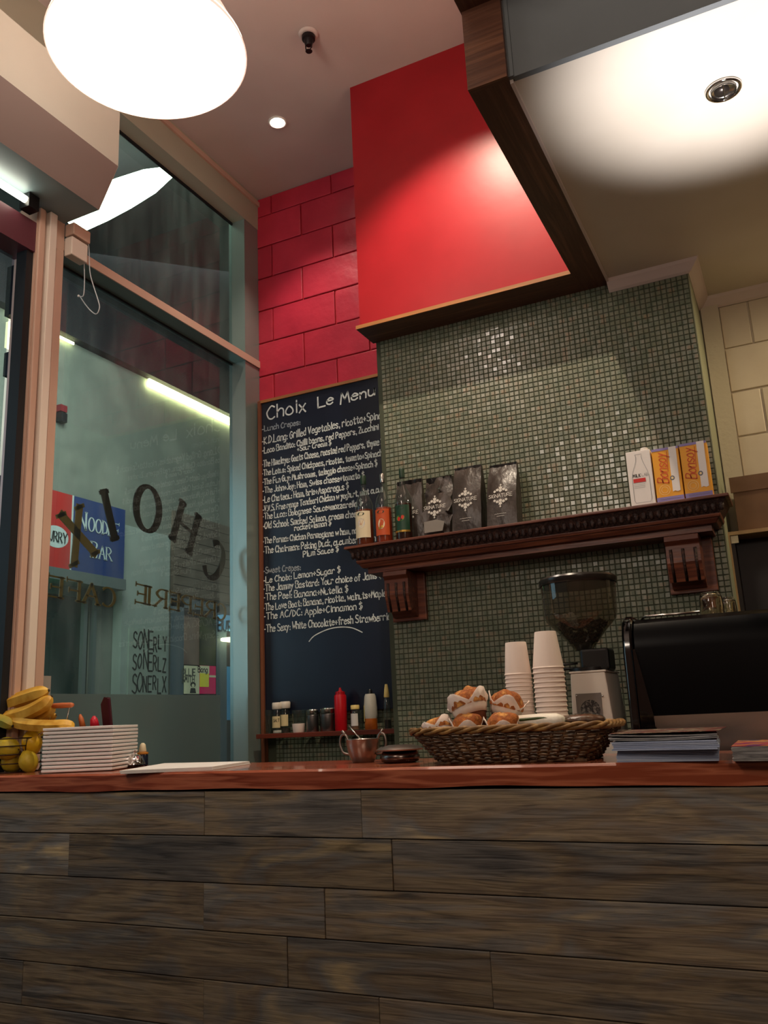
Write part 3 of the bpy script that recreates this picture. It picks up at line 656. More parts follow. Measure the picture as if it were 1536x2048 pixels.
sp = thing('sprinkler_head', 'dark fire sprinkler head on the pinkish high ceiling', 'sprinkler', (-1.605, 2.841, 2.93))
build('escutcheon', MB().lathe([(.045, ZH-.001), (.043, ZH-.008), (.028, ZH-.014), (.026, ZH-.004)], (-1.605, 2.841, 0), 24, cap=False), 'ceiling_paint', sp, smooth=True)
mat('dark_brass', '1c1618', .45, metal=.4)
build('body', MB().lathe([(.030, ZH-.002), (.030, ZH-.030), (.022, ZH-.034), (.018, ZH-.055), (.012, ZH-.062)], (-1.605, 2.841, 0), 16), 'dark_brass', sp, smooth=True, auto=40)
build('frame_arm', MB().tube([(-1.621, 2.841, ZH-.05), (-1.620, 2.841, ZH-.075), (-1.605, 2.841, ZH-.092)], .003, 6).tube([(-1.589, 2.841, ZH-.05), (-1.590, 2.841, ZH-.075), (-1.605, 2.841, ZH-.092)], .003, 6), 'dark_brass', sp)
build('deflector', MB().lathe([(.014, ZH-.094), (.016, ZH-.092)], (-1.605, 2.841, 0), 14), 'dark_brass', sp)
#@@CHALKBOARD
BY = 3.755
zb_ = PX(650, 1424, BY).z
cb = thing('chalkboard', 'tall dark blue chalkboard menu with white handwriting, left of the tiles', 'chalkboard', (-2.05, BY, zb_))
box('board', 'board_black', (-2.486, -1.605, BY, BY+.02, zb_, 1.725), parent=cb)
box('frame', 'board_frame', (-2.503, -2.484, BY-.012, BY+.022, ZC-.14, 1.735), parent=cb, label='left upright of the frame')
box('frame', 'timber_edge', (-2.500, -1.604, BY-.010, BY+.022, 1.722, 1.738), parent=cb, label='top rail of the frame')
LINES = [("Choix", 534, 839, 612, 822, 27, 0), ("Le", 636, 815, 666, 807, 21, 0), ("Menu", 681, 808, 750, 790, 22, 0), ("-Lunch Crepes:", 523, 863.5, 600, 849, 11, 1),
 ("-K.D.Lang: Grilled Vegetables, ricotta+Spin|ach $", 522.5, 890, 756, 838, 15, 0), ("-Loco Bandito: Chilli beans, red Peppers, Zucchini|", 523.5, 907.5, 757, 859, 12, 0), ("+Sour Cream $", 594.7, 902.6, 662, 890, 10, 0),
 ("-The Himalaya: Goats Cheese, roasted red Peppers, thyme| $", 522.5, 934.8, 758, 890, 13, 0), ("-The Lotus: Spiced Chickpeas, ricotta, tomato+Spinac|h $", 522.5, 952.4, 759, 912, 12, 0),
 ("-The Fun Guy: Mushrooms, taleggio cheese+Spinach $|", 523.4, 970, 754, 932, 12, 0), ("-The John+Joy: Ham, Swiss cheese+tomato $|", 524.4, 987, 728.5, 955, 12, 0), ("-Le Chateau: Ham, brie+Asparagus $|", 524.4, 1006, 697, 978, 13, 0),
 ("-V.V.S. Free range Tandoori Chicken w yoghurt, mint cucu|mber", 524.4, 1024.6, 760.7, 984.6, 12, 0), ("-The Luca: Bolognese Sauce+mozzarella $|", 523.4, 1039, 723.6, 1011, 12, 0),
 ("-Old School: Smoked Salmon, cream cheese,|", 524.4, 1058, 726.6, 1031.5, 13, 0), ("rocket+lemon $|", 589, 1061, 662, 1051, 11, 0), ("-The Parma: Chicken Parmagiana w ham, napol|i", 524, 1088, 727.5, 1065, 12, 0),
 ("-The Chairman: Peking Duck, cucumber, h|oisin", 524.4, 1108, 727.5, 1084, 13, 0), ("Plum Sauce $|", 606.4, 1114, 676.8, 1103, 11, 0), ("-Sweet Crepes:|", 525.4, 1147.4, 601, 1139.6, 12, 1),
 ("-Le Choix: Lemon+Sugar $|", 525, 1167, 680.7, 1144.5, 12, 0), ("-The Jammy Bastard: Your choice of Jams $|", 525, 1183.5, 763.7, 1156, 13, 0), ("-The Peel: Banana+Nutella $|", 525, 1201, 696, 1184.5, 13, 0),
 ("-The Love Boat: Banana, ricotta, walnuts+Maple|", 525, 1221.6, 771.5, 1192, 13, 0), ("-The AC/DC: Apple+Cinnamon $|", 526, 1239, 724.6, 1217.7, 13, 0), ("-The Sexy: White Chocolate+fresh Strawberri|es", 527, 1264.6, 774.4, 1240, 14, 0)]
for t, u0, v0, u1, v1, cap, dim in LINES:
    a = PX(u0, v0, BY-.0012); b = PX(u1, v1, BY-.0012); vis_, _, hid = t.partition('|')
    d = b-a; ww = d.length/max(1, textw(vis_)-1.5); ex = d.normalized(); hh = cap/ppm(a)/8*1.02
    full = vis_+hid
    if a.x+ww*textw(full) > -1.61: 
        while full and a.x+ww*textw(full) > -1.60: full = full[:-1]
    big = cap > 20
    mb = MB(); write(mb, full, a, ex, (0, 0, 1), ww, hh, .0085 if big else .0052, jit=.35)
    build('menu_line', mb, 'chalk_dim' if dim else 'chalk', cb)
mb = MB(); arc = [PX(u, v, BY-.0012) for u, v in [(618, 1283), (628, 1272), (648, 1261.6), (666, 1256), (685.5, 1254), (705, 1256), (724.6, 1264.6)]]
mb.ribbon([(p.x, p.z) for p in smoothpts([tuple(p) for p in arc]) and [Vector(q) for q in smoothpts([tuple(p) for p in arc])]], .005, lambda a, b: (a, BY-.0012, b)); build('chalk_stroke', mb, 'chalk', cb)
#@@SMALL WALL SHELF
SY = 3.66
zs = PX(650, 1463, SY).z
ws = thing('wall_shelf', 'narrow reddish timber shelf under the chalkboard', 'shelf', (-2.05, SY+.06, zs-.02))
box('board', 'wall_shelf_wood', (PX(512, 1470, SY).x, -1.605, SY, YB-.028, zs-.022, zs), parent=ws, bevel=.002)
def cyl_at(u, v_top, wpx, y, z0, prof=None):
    c = PX(u, 1440, y); s = 1/ppm((c.x, y, z0)); h = PX(u, v_top, y).z-z0; return Vector((c.x, y, z0)), wpx*s/2, h
def bottle(name, label, cat, u, vtop, wpx, y, z0, parts, group=None):
    c, r, h = cyl_at(u, vtop, wpx, y, z0); t = thing(name, label, cat, c, group)
    for nm, m, prof in parts:
        build(nm, MB().lathe([(max(.0005, a*r), c.z+b*h) for a, b in prof], (c.x, c.y, 0), 24), m, t, smooth=True, auto=35)
    return t, c, r, h
def label_patch(t, c, r, h, z0, z1, m, a0=-2.6, a1=-.5, nm='paper_label', off=1.02):
    n = 12; v = []; f = []
    for i in range(n+1):
        a = a0+(a1-a0)*i/n
        for z in (z0, z1): v.append((c.x+r*off*math.cos(a), c.y+r*off*math.sin(a), c.z+h*z))
    f = [(2*i, 2*i+2, 2*i+3, 2*i+1) for i in range(n)]; return build(nm, MB().add(v, f), m, t, smooth=True)
def on_can(c, r, off=1.035):
    return lambda ang, z: (c.x+r*off*math.cos(ang), c.y+r*off*math.sin(ang), c.z+z)
def can_text(t, c, r, txt, zc_, hgt, span, m, mid=-1.25, off=1.04, lw=.16):
    w_ = textw(txt)-1.5; mb = MB(); fn = on_can(c, r, off); g = hgt/8; x = 0
    for ch in txt:
        for st in strokes(ch): mb.ribbon([((x+a)/w_*span, b*g) for a, b in st], hgt*lw, lambda a, b: fn(mid-span/2/r+a/r, zc_-hgt/2+b))
        x += adv(ch)
    return build('lettering', mb, m, t)
z0 = zs; LIQ = 'clear_glass'
mat('salt_white', 'd8d4cc', .8); mat('pepper_dark', '2c241c', .8); mat('lid_white', 'd8cfbf', .4); mat('label_cream', 'c8b88a', .6); mat('label_white', 'cfcac4', .6)
mat('sauce_red', 'b8101c', .32); mat('sauce_red_dark', 'a00e18', .3); mat('orange_liquid', 'a85a18', .35, col2='8c4410', scale=(20, 20, 20)); mat('milky_plastic', 'b0aca0', .35); mat('soy_dark', '100806', .2); mat('cap_yellow', 'd8be74', .4)
t, c, r, h = bottle('salt_shaker', 'glass shaker with white lid and SALT label, leftmost on the small shelf', 'shaker', 555, 1405, 21, 3.715, z0, [('glass', 'thin_glass', [(.9, 0), (.95, .03), (.95, .62), (.8, .74), (.8, .78)]), ('contents', 'salt_white', [(.85, .02), (.85, .10)]), ('lid', 'lid_white', [(.92, .78), (1, .80), (1, .97), (.9, 1)])])
label_patch(t, c, r, h, .18, .55, 'label_cream'); can_text(t, c, r, 'SALT', h*.42, .014, .03, 'ink')
t, c, r, h = bottle('pepper_shaker', 'glass shaker with pale lid and peppercorns, second on the small shelf', 'shaker', 571, 1403, 21, 3.735, z0, [('glass', 'thin_glass', [(.9, 0), (.95, .03), (.95, .62), (.8, .74), (.8, .78)]), ('contents', 'pepper_dark', [(.85, .02), (.85, .16)]), ('lid', 'lid_white', [(.92, .78), (1, .80), (1, .97), (.9, 1)])])
label_patch(t, c, r, h, .22, .58, 'label_cream')
t, c, r, h = bottle('ramekin', 'small white ramekin between shakers and metal tins', 'bowl', 597, 1447, 26, 3.69, z0, [('bowl', 'paper_cup', [(.8, 0), (.88, .1), (1, 1), (.92, 1), (.8, .2)])])
for u, vt, wd, y, lb in [(625, 1419, 25, 3.70, 'narrower brushed steel tin beside the ramekin'), (656, 1416, 31, 3.71, 'wider brushed steel tin beside the red sauce bottle')]:
    bottle('steel_tin', lb, 'tin', u, vt, wd, y, z0, [('body', 'steel_brushed', [(.94, 0), (1, .03), (1, .74), (.95, .76)]), ('lid', 'steel', [(1, .77), (1.02, .79), (1.02, .96), (.9, 1)])])
bottle('sauce_bottle', 'bright red squeeze sauce bottle with nozzle on the small shelf', 'bottle', 682, 1375, 25, 3.70, z0, [('body', 'sauce_red', [(.9, 0), (1, .03), (1, .78), (.92, .83)]), ('cap', 'sauce_red_dark', [(.78, .83), (.78, .9), (.3, .92), (.22, .96), (.14, 1)])])
t, c, r, h = bottle('spice_jar', 'small jar with cream lid and white label', 'jar', 711, 1410, 18, 3.705, z0, [('glass', 'thin_glass', [(.9, 0), (1, .04), (1, .7), (.8, .8)]), ('contents', mat('spice', '8a5a40', .8), [(.9, .03), (.9, .3)]), ('lid', 'cap_yellow', [(.92, .82), (1, .84), (1, .97), (.9, 1)])])
label_patch(t, c, r, h, .17, .66, 'label_white')
t, c, r, h = bottle('squeeze_bottle', 'translucent squeeze bottle part filled with orange sauce, black cap', 'bottle', 742, 1378, 27, 3.71, z0, [('body', 'milky_plastic', [(.92, .27), (1, .35), (1, .55), (.85, .82), (.7, .88)]), ('contents', 'orange_liquid', [(.9, 0), (.96, .04), (.93, .27)]), ('cap', 'black_plastic', [(.4, .88), (.35, .96), (.2, 1)])])
label_patch(t, c, r, h, .2, .6, 'cap_yellow', -2.9, -2.2)
bottle('soy_bottle', 'slim dark soy bottle with cream nozzle cap beside the tile pier', 'bottle', 775.5, 1368, 14, 3.70, z0, [('glass', 'thin_glass', [(1, 0), (1, .5), (.8, .66), (.6, .7)]), ('contents', 'soy_dark', [(.92, .01), (.92, .2)]), ('cap', 'cap_yellow', [(.75, .7), (.85, .72), (.7, .84), (.7, .85), (.45, .97), (.35, 1)])])
for i, (u, wd) in enumerate([(538, 16), (599, 30), (716, 26)]):
    bottle('drinking_glass', ['empty drinking glass at the far left of the small shelf', 'empty drinking glass behind the white ramekin', 'empty drinking glass behind the spice jar'][i], 'glass', u, 1420, wd, 3.720, z0, [('bowl', 'thin_glass', [(.8, 0), (.82, .05), (1, 1), (.96, 1), (.78, .08)])], 'glasses on the small shelf')
#@@MANTEL SHELF
ZS = .727; SF = 3.185
ms = thing('mantel_shelf', 'long carved dark timber mantel shelf on corbels across the tiles', 'shelf', (-.93, 3.3, ZS-.12))
def tier(x0, x1, y0, z0, z1, dx=0, dy=0): # rectangle tier, lower edge inset by dx, dy
    return [(x0+dx, y0+dy, z0), (x1-dx, y0+dy, z0), (x1-dx, YT-.001, z0), (x0+dx, YT-.001, z0), (x0, y0, z1), (x1, y0, z1), (x1, YT-.001, z1), (x0, YT-.001, z1)]
QF = [(0, 3, 2, 1), (4, 5, 6, 7), (0, 1, 5, 4), (1, 2, 6, 5), (2, 3, 7, 6), (3, 0, 4, 7)]
x0, x1 = -1.700, -.155
build('top_board', MB().add(tier(x0, x1, SF, ZS-.012, ZS), QF), 'shelf_wood', ms, bevel=.003)
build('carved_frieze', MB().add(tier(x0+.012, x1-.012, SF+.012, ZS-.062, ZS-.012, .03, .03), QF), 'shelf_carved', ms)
mb = MB()
n = 56
for i in range(n):
    x = x0+.03+(x1-x0-.06)*i/(n-1); zc_ = ZS-.037
    mb.ball((x, SF+.026, zc_), (.010, .008, .019), 8, 6)
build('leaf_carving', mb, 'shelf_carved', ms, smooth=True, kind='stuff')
build('moulding', MB().add(tier(x0+.036, x1-.036, SF+.036, ZS-.074, ZS-.060, .004, .004), QF), 'shelf_wood', ms, bevel=.003)
build('moulding', MB().add(tier(x0+.045, x1-.045, SF+.045, ZS-.092, ZS-.074, .012, .012), QF), 'shelf_wood', ms, bevel=.003)
build('bed_board', MB().add(tier(x0+.075, x1-.075, SF+.075, ZS-.115, ZS-.092), QF), 'shelf_wood', ms)
def corbel(lb, xl, xr, ztop, zbot):
    t = thing('corbel', lb, 'corbel', ((xl+xr)/2, YT-.05, zbot), 'corbels under the mantel shelf')
    box('back_plate', 'shelf_wood', (xl, xr, YT-.024, YT-.001, zbot, ztop), parent=t, bevel=.002)
    xa, xb = xl+.012, xr-.035
    prof = [(YT-.024, ztop), (YT-.13, ztop), (YT-.135, ztop-.02), (YT-.12, ztop-.035), (YT-.122, ztop-.10), (YT-.10, ztop-.17), (YT-.066, zbot+.05), (YT-.060, zbot+.035), (YT-.045, zbot+.016), (YT-.024, zbot+.014)]
    build('scroll_block', MB().prism(prof, (xa, xb), lambda a, b, q: (q, a, b)), 'shelf_wood', t, bevel=.002)
    for k in range(3):
        x = xa+.018+(xb-xa-.036)*k/2
        build('flute', MB().tube([(x, YT-.122, ztop-.05), (x, YT-.121, ztop-.10), (x, YT-.101, ztop-.165), (x, YT-.082, zbot+.09)], .006, 8), 'shelf_carved', t, smooth=True)
    return t
ca = PX(787, 1245, YT-.02); cb2 = PX(854, 1239, YT-.02)
corbel('left carved corbel beside the chalkboard edge', ca.x, cb2.x, ZS-.116, ca.z)
ca = PX(1342, 1190, YT-.02); cb2 = PX(1437, 1180, YT-.02)
corbel('right carved corbel above the upturned glasses', ca.x, cb2.x, ZS-.116, ca.z)
#@@SHELF GOODS
by = 3.235
mat('syrup_amber', '8a3410', .12, trans=.3); mat('syrup_dark', '3a1408', .15); mat('syrup_red', 'b03a14', .15, trans=.2); mat('syrup_green', '0e2a1c', .2)
mat('label_ivory', 'dcd0b0', .55); mat('label_orange', 'c05020', .5); mat('label_green', '123c28', .45); mat('cap_green', '16301e', .4); mat('gold', 'b08a3c', .35, metal=.7)
for u, vt, wd, lb, lc, cap, liq in [(746, 948, 37, 'syrup bottle with ivory label, leftmost on the mantel shelf', 'label_ivory', 'cap_green', 'syrup_amber'), (787, 944, 34, 'syrup bottle with silver cap and orange label', 'label_orange', 'steel', 'syrup_red'), (829, 933, 36, 'syrup bottle with dark green label and red fruit', 'label_green', 'cap_green', 'syrup_dark')]:
    t, c, r, h = bottle('syrup_bottle', lb, 'bottle', u, vt, wd, by, ZS, [('glass', 'thin_glass', [(.93, 0), (1, .02), (.98, .5), (1, .56), (.82, .64), (.42, .74), (.26, .80), (.24, .88)]), ('contents', liq, [(.90, .01), (.93, .03), (.92, .50)]), ('cap', cap, [(.30, .87), (.32, .88), (.32, .99), (.28, 1)])], 'syrup bottles on the mantel shelf')
    label_patch(t, c, r, h, .10, .47, lc)
    fn = on_can(c, r, 1.035); ell = lambda cx, cz, rx, rz, m, nm: build(nm, MB().plate([(cx+rx*math.cos(a*.4189)/r, cz+rz*math.sin(a*.4189)) for a in range(15)], fn), m, t)
    ell(-1.55, h*.43, .016, .008, 'cap_green', 'badge')
    if lc == 'label_ivory':
        ell(-1.5, h*.30, .016, .020, 'label_white', 'label_art')
        mb = MB(); mb.ribbon([(-1.85, h*.30), (-1.5, h*.28), (-1.2, h*.36)], .002, fn); mb.ribbon([(-1.75, h*.36), (-1.5, h*.28)], .002, fn); build('label_art', mb, 'label_orange', t)
    elif lc == 'label_orange':
        ell(-1.5, h*.26, .015, .022, 'label_ivory', 'label_art'); ell(-1.4, h*.22, .006, .006, 'gold', 'label_art'); ell(-1.7, h*.20, .006, .006, 'gold', 'label_art')
    else:
        ell(-1.6, h*.29, .018, .013, mat('fruit_green', '5a8a2a', .5), 'label_art')
        ell(-1.75, h*.28, .007, .009, mat('fruit_red', 'c02a1c', .5), 'label_art'); ell(-1.3, h*.30, .007, .009, 'fruit_red', 'label_art')
        label_patch(t, c, r, h, .10, .125, 'gold', off=1.04)
mat('bag_brown', '3a302a', .32, col2='2e2622', scale=(14, 14, 10), bump=.8, bscale=18, spec=.6); mat('bag_dark', '17110f', .3); mat('bag_print', 'c8c4bc', .5)
mat('bag_window', '8a847c', .4)
def coffee_bag(lb, u0, u1, vtop, y, d, lean, crump=0, seed=1, logo=True, topf=.92):
    rnd = random.Random(seed); a = PX(u0, 1050, y); b = PX(u1, 1050, y); w_ = b.x-a.x; cx = (a.x+b.x)/2; h = PX((u0+u1)/2, vtop, y+lean).z-ZS
    t = thing('coffee_bag', lb, 'bag', (cx, y+d/2, ZS), 'coffee bags on the mantel shelf')
    NX, NZ = 9, 11; v = []; f = []
    def pt(side, i, k):
        s = i/(NX-1); q = k/(NZ-1); ww = w_*(1-.05*q*(1-topf)*10); x = cx+(s-.5)*ww*(1 if q < .9 else topf+.06)
        dd = d*(1-q**3)*.5+.004; bulge = math.sin(math.pi*s)*.012*math.sin(math.pi*min(1, q*1.1))
        ym = y+d/2+lean*q; j = crump*rnd.uniform(-.014, .014)+rnd.uniform(-.0016, .0016)
        return (x+j*.5, ym-dd-bulge+j if side == 0 else ym+dd+.0, ZS+.001+q*h+(j*.6 if 0 < k < NZ-1 else 0))
    g = [[[pt(sd, i, k) for k in range(NZ)] for i in range(NX)] for sd in (0, 1)]
    idx = {}
    for sd in (0, 1):
        for i in range(NX):
            for k in range(NZ): idx[sd, i, k] = len(v); v.append(g[sd][i][k])
    for i in range(NX-1):
        for k in range(NZ-1):
            f.append((idx[0, i, k], idx[0, i+1, k], idx[0, i+1, k+1], idx[0, i, k+1])); f.append((idx[1, i, k+1], idx[1, i+1, k+1], idx[1, i+1, k], idx[1, i, k]))
    for i, fl in ((0, 0), (NX-1, 1)):
        for k in range(NZ-1):
            q = (idx[0, i, k], idx[0, i, k+1], idx[1, i, k+1], idx[1, i, k]); f.append(q if not fl else q[::-1])
    for k in (0, NZ-1):
        for i in range(NX-1): f.append((idx[0, i, k], idx[0, i+1, k], idx[1, i+1, k], idx[1, i, k]))
    build('pouch', MB().add(v, f), 'bag_brown', t, smooth=True, auto=50)
    yt = y+d/2+lean
    mb = MB(); n = 10; zt_ = ZS+h
    vs = []
    for i in range(n+1):
        s = i/n; x = cx+(s-.5)*w_*topf; vs += [(x, yt-.007, zt_-.022), (x, yt-.010+rnd.uniform(-.002, .002), zt_+.002), (x, yt+.004, zt_+.003), (x, yt+.004, zt_-.022)]
    fs = [(4*i+a_, 4*i+4+a_, 4*i+4+(a_+1) % 4, 4*i+(a_+1) % 4) for i in range(n) for a_ in range(4)]+[(0, 1, 2, 3), (4*n+3, 4*n+2, 4*n+1, 4*n)]
    build('folded_top', MB().add(vs, fs), 'bag_dark', t)
    if logo:
        yf = lambda z: y+d/2+lean*(z/h)-(d*(1-(z/h)**3)*.5+.004)-.0155-(.012 if crump else 0)
        zc_ = h*.46; mb = MB(); fn = lambda a_, b_: (cx+a_, yf(b_), ZS+b_)
        tw = w_*.78; sw = serw('SIGNATURE', 1, 1.4)-1.4
        o = Vector((0, 0, 0)); g_ = .015/8; x = 0
        for ch in 'SIGNATURE':
            mx = 0
            for st in SER.get(ch, G[ch]).split():
                pp = [(int(st[i]), int(st[i+1])) for i in range(0, len(st)-1, 2)]; mx = max(mx, max(q[0] for q in pp))
                mb.ribbon([((x+a_)/sw*tw-tw/2, zc_-.0075+b_*g_) for a_, b_ in (smoothpts(pp, 3) if len(pp) > 3 else pp)], .0018, fn)
            x += mx+1.4
        build('lettering', mb, 'bag_print', t)
        for sg_ in (1, -1):
            mb = MB(); base = zc_+sg_*.014
            for (ex_x, ez, rr) in [(0, .020, .010), (-.013, .012, .008), (.013, .012, .008), (-.024, .006, .007), (.024, .006, .007), (0, .008, .009), (0, .033, .005)]:
                cx_, cz_ = ex_x, base+sg_*ez
                mb.plate([(cx_+rr*(1 if k % 2 else .55)*math.cos(k*math.pi/6), cz_+rr*(1 if k % 2 else .55)*math.sin(k*math.pi/6)) for k in range(12)], fn)
            build('emblem', mb, 'bag_print', t, kind='stuff')
        mb = MB()
        for zz, hw in ((.17, .024), (.135, .016)): mb.ribbon([(-hw+k*hw/6, h*zz+(k % 2)*.0016) for k in range(13)], .0012, fn)
        build('small_print', mb, 'bag_print', t)
    return t, cx, h
coffee_bag('dark coffee bag mostly hidden behind the syrup bottles', 792, 846, 960, 3.295, .036, .012, seed=2)
t, cx_, h_ = coffee_bag('crumpled dark coffee bag with foil crease, beside the green label bottle', 846, 902, 953, 3.225, .06, .03, crump=1, seed=3)
build('foil_crease', MB().plate([(-.045, .012), (.035, .012), (.045, .05), (.01, .062), (-.045, .058)], lambda a, b: (cx_+a, 3.196, ZS+b)), 'bag_window', t)
coffee_bag('upright brown coffee bag, left of the last one', 905, 964, 930, 3.208, .07, .03, seed=4)
coffee_bag('upright brown coffee bag, rightmost of the bags', 974, 1035, 925, 3.208, .07, .05, seed=5)
mat('carton_orange', 'e8a01c', .45); mat('carton_purple', '8a7cb4', .5); mat('print_red', 'd04a1c', .5); mat('print_grey', '6a6a70', .5); mat('print_pale', 'f0d8a0', .5); mat('carton_white', 'e6e0dc', .45); mat('print_bar', 'c8201c', .5); mat('print_mid', '8a8a90', .5)
def carton(name, lb, u0, u1, v0, v1, m, y=3.200, d=.062, grp='milk cartons on the mantel shelf'):
    a = PX(u0, v1, y); b = PX(u1, v1, y); h = PX((u0+u1)/2, v0, y).z-ZS-.001
    t = thing(name, lb, 'carton', ((a.x+b.x)/2, y+d/2, ZS+.0005), grp); box('carton_body', m, (a.x, b.x, y, y+d, ZS+.0005, ZS+h), parent=t, bevel=.0015)
    return t, a.x, b.x-a.x, h
t, xa, w_, h = carton('milk_carton', 'white milk carton with bottle outline and red bar', 1262, 1312, 899, 1004, 'carton_white')
yf = 3.1985; fn = lambda a, b: (xa+a*w_, yf, ZS+b*h)
out = [(.38, .93), (.40, .88), (.38, .80), (.20, .60), (.16, .50), (.16, .10), (.22, .05), (.80, .05), (.86, .10), (.86, .50), (.82, .60), (.66, .80), (.62, .88), (.64, .93), (.38, .93)]
mb = MB(); mb.ribbon([(a*w_, b*h) for a, b in out], .0014, lambda a, b: (xa+a, yf, ZS+b)); build('bottle_outline', mb, 'print_mid', t)
mb = MB(); write(mb, 'MILK', (xa+.2*w_, yf, ZS+.52*h), (1, 0, 0), (0, 0, 1), .34*w_/textw('MILK'), .0014, .0019); build('lettering', mb, 'ink', t)
mb = MB(); write(mb, 'LAB', (xa+.57*w_, yf, ZS+.52*h), (1, 0, 0), (0, 0, 1), .25*w_/textw('LAB'), .0014, .0010); build('lettering', mb, 'print_mid', t)
build('print_bar', MB().plate([(.20, .42), (.70, .42), (.70, .49), (.20, .49)], fn), 'print_bar', t)
mb = MB()
for k in range(3): mb.ribbon([(.2*w_, (.38-.03*k)*h), (.66*w_, (.38-.03*k)*h)], .001, lambda a, b: (xa+a, yf, ZS+b))
build('small_print', mb, 'print_mid', t)
build('screw_cap', MB().lathe([(.013, ZS+h), (.014, ZS+h+.004), (.014, ZS+h+.010), (.012, ZS+h+.012)], (xa+.75*w_, 3.222, 0), 18), 'carton_white', t, smooth=True, auto=40)
for i, (u0, u1, v0, v1) in enumerate([(1314, 1369, 893, 996), (1370.5, 1426, 882, 987)]):
    t, xa, w_, h = carton('soy_milk_carton', ['orange soy milk carton next to the white milk carton', 'orange soy milk carton at the right end of the shelf'][i], u0, u1, v0, v1, 'carton_orange')
    F_ = lambda a, b, o=.0: (xa+a*w_, yf-o, ZS+b*h)
    for z0_, z1_ in ((0, .09), (.955, 1.0)): build('purple_band', MB().plate([(0, z0_), (1, z0_), (1, z1_), (0, z1_)], F_), 'carton_purple', t)
    build('white_ribbon', MB().plate([(.62, .17), (.71, .185), (.80, .165), (.90, .18), (.92, 1), (.64, 1)], lambda a, b: F_(a, b, .0004)), 'carton_white', t)
    build('seal', MB().plate([(.66+.09*math.cos(k*.5236), .42+.045*math.sin(k*.5236)) for k in range(12)], lambda a, b: F_(a, b, .0008)), 'print_grey', t)
    build('seal', MB().plate([(.66+.045*math.cos(k*.5236), .42+.022*math.sin(k*.5236)) for k in range(12)], lambda a, b: F_(a, b, .0012)), 'print_pale', t)
    for rr in (.20, .12):
        mb = MB(); mb.ribbon([((.33+rr*math.cos(k*.3142))*w_, .22*h+rr*w_*math.sin(k*.3142)) for k in range(21)], .0012, lambda a, b: (xa+a, yf-.0004, ZS+b)); build('ring_print', mb, 'print_pale', t)
    mb = MB(); tw = textw('Bonsoy'); L_ = h*.58
    write(mb, 'Bonsoy', (xa+.50*w_, yf-.0004, ZS+.34*h), (0, 0, 1), (-1, 0, 0), L_/tw, .40*w_/8, .0034, slant=.2); build('lettering', mb, 'print_red', t)
    mb = MB(); mb.ribbon([(xa+.53*w_, .55*h), (xa+.56*w_, .92*h)], .002, lambda a, b: (a, yf-.0004, ZS+b)); build('underline', mb, 'print_red', t)
    mb = MB(); mb.ribbon([((.12+.78*k/20)*w_, (.045+.008*(k % 2))*h) for k in range(21)], .0012, lambda a, b: (xa+a, yf-.0004, ZS+b)); build('small_print', mb, 'print_grey', t)
#@@RIGHT CABINET
cy = 3.55
A = PX(1450, 1066, cy); 
cbx = thing('timber_cabinet', 'dark open cabinet with pale timber edge at the right wall', 'cabinet', (A.x+.3, cy+.1, FL))
mat('pale_edge', 'b8986a', .5, col2='a8885c', scale=(30, 30, 3)); mat('cab_dark', '1c1210', .5, col2='241614', scale=(3, 3, 20))
box('top_edge', 'pale_edge', (A.x, 1.0, cy-.01, YB-.02, A.z-.014, A.z), parent=cbx)
box('side_edge', 'pale_edge', (A.x, A.x+.016, cy-.01, YB-.02, FL+.0, A.z-.014), parent=cbx)
box('back_panel', 'cab_dark', (A.x+.016, 1.0, cy+.12, cy+.14, FL, A.z-.014), parent=cbx)
box('inner_panel', 'cab_dark', (A.x+.016, A.x+.03, cy, cy+.12, FL, A.z-.014), parent=cbx)
box('paper_tag', 'label_ivory', (A.x+.018, A.x+.045, cy-.004, cy-.002, A.z-.045, A.z-.016), parent=cbx)
q = PX(1463, 963, cy+.03)
kb = thing('cardboard_box', 'brown cardboard box on top of the right hand cabinet', 'box', (q.x+.2, cy+.1, A.z))
mat('card', '7a5a40', .7, col2='6e5038', scale=(10, 10, 10)); mat('card_dark', '5e4430', .7)
box('carton_body', 'card', (q.x, q.x+.42, cy+.02, cy+.20, A.z+.0005, q.z), parent=kb, bevel=.002)
box('flap', 'card', (q.x-.008, q.x+.42, cy+.015, cy+.02, q.z-.05, q.z+.012), parent=kb)
#@@COUNTER
CY0, CY1 = 2.04, 2.47
ct = thing('worktop', 'polished red brown timber slab counter top', 'counter', (-1.2, 2.25, ZC-.048))
mb = MB()
n = 60; vs = []; x0, x1 = -2.50, .55
for i in range(n+1):
    x = x0+(x1-x0)*i/n; dz = .0022*math.sin(x*7)+.0015*math.sin(x*17+1); dy = .002*math.sin(x*5+2)+.001*math.sin(x*23)
    vs += [(x, CY0+dy, ZC-.049+dz), (x, CY0+dy-.002, ZC-.006), (x, CY0+dy+.004, ZC), (x, CY1, ZC), (x, CY1, ZC-.049)]
fs = [(5*i+a, 5*i+5+a, 5*i+5+(a+1) % 5, 5*i+(a+1) % 5) for i in range(n) for a in range(5)]+[(0, 1, 2, 3, 4), tuple(5*n+k for k in (4, 3, 2, 1, 0))]
build('slab', MB().add(vs, [f[::-1] for f in fs]), 'counter_wood', ct, smooth=True, auto=40)
cf = thing('bar_counter', 'counter front clad in weathered grey brown planks', 'counter', (-1.2, 2.1, FL))
box('carcass', 'plank_gap', (-2.50, .55, CY0+.026, CY1-.03, FL, ZC-.054), parent=cf)
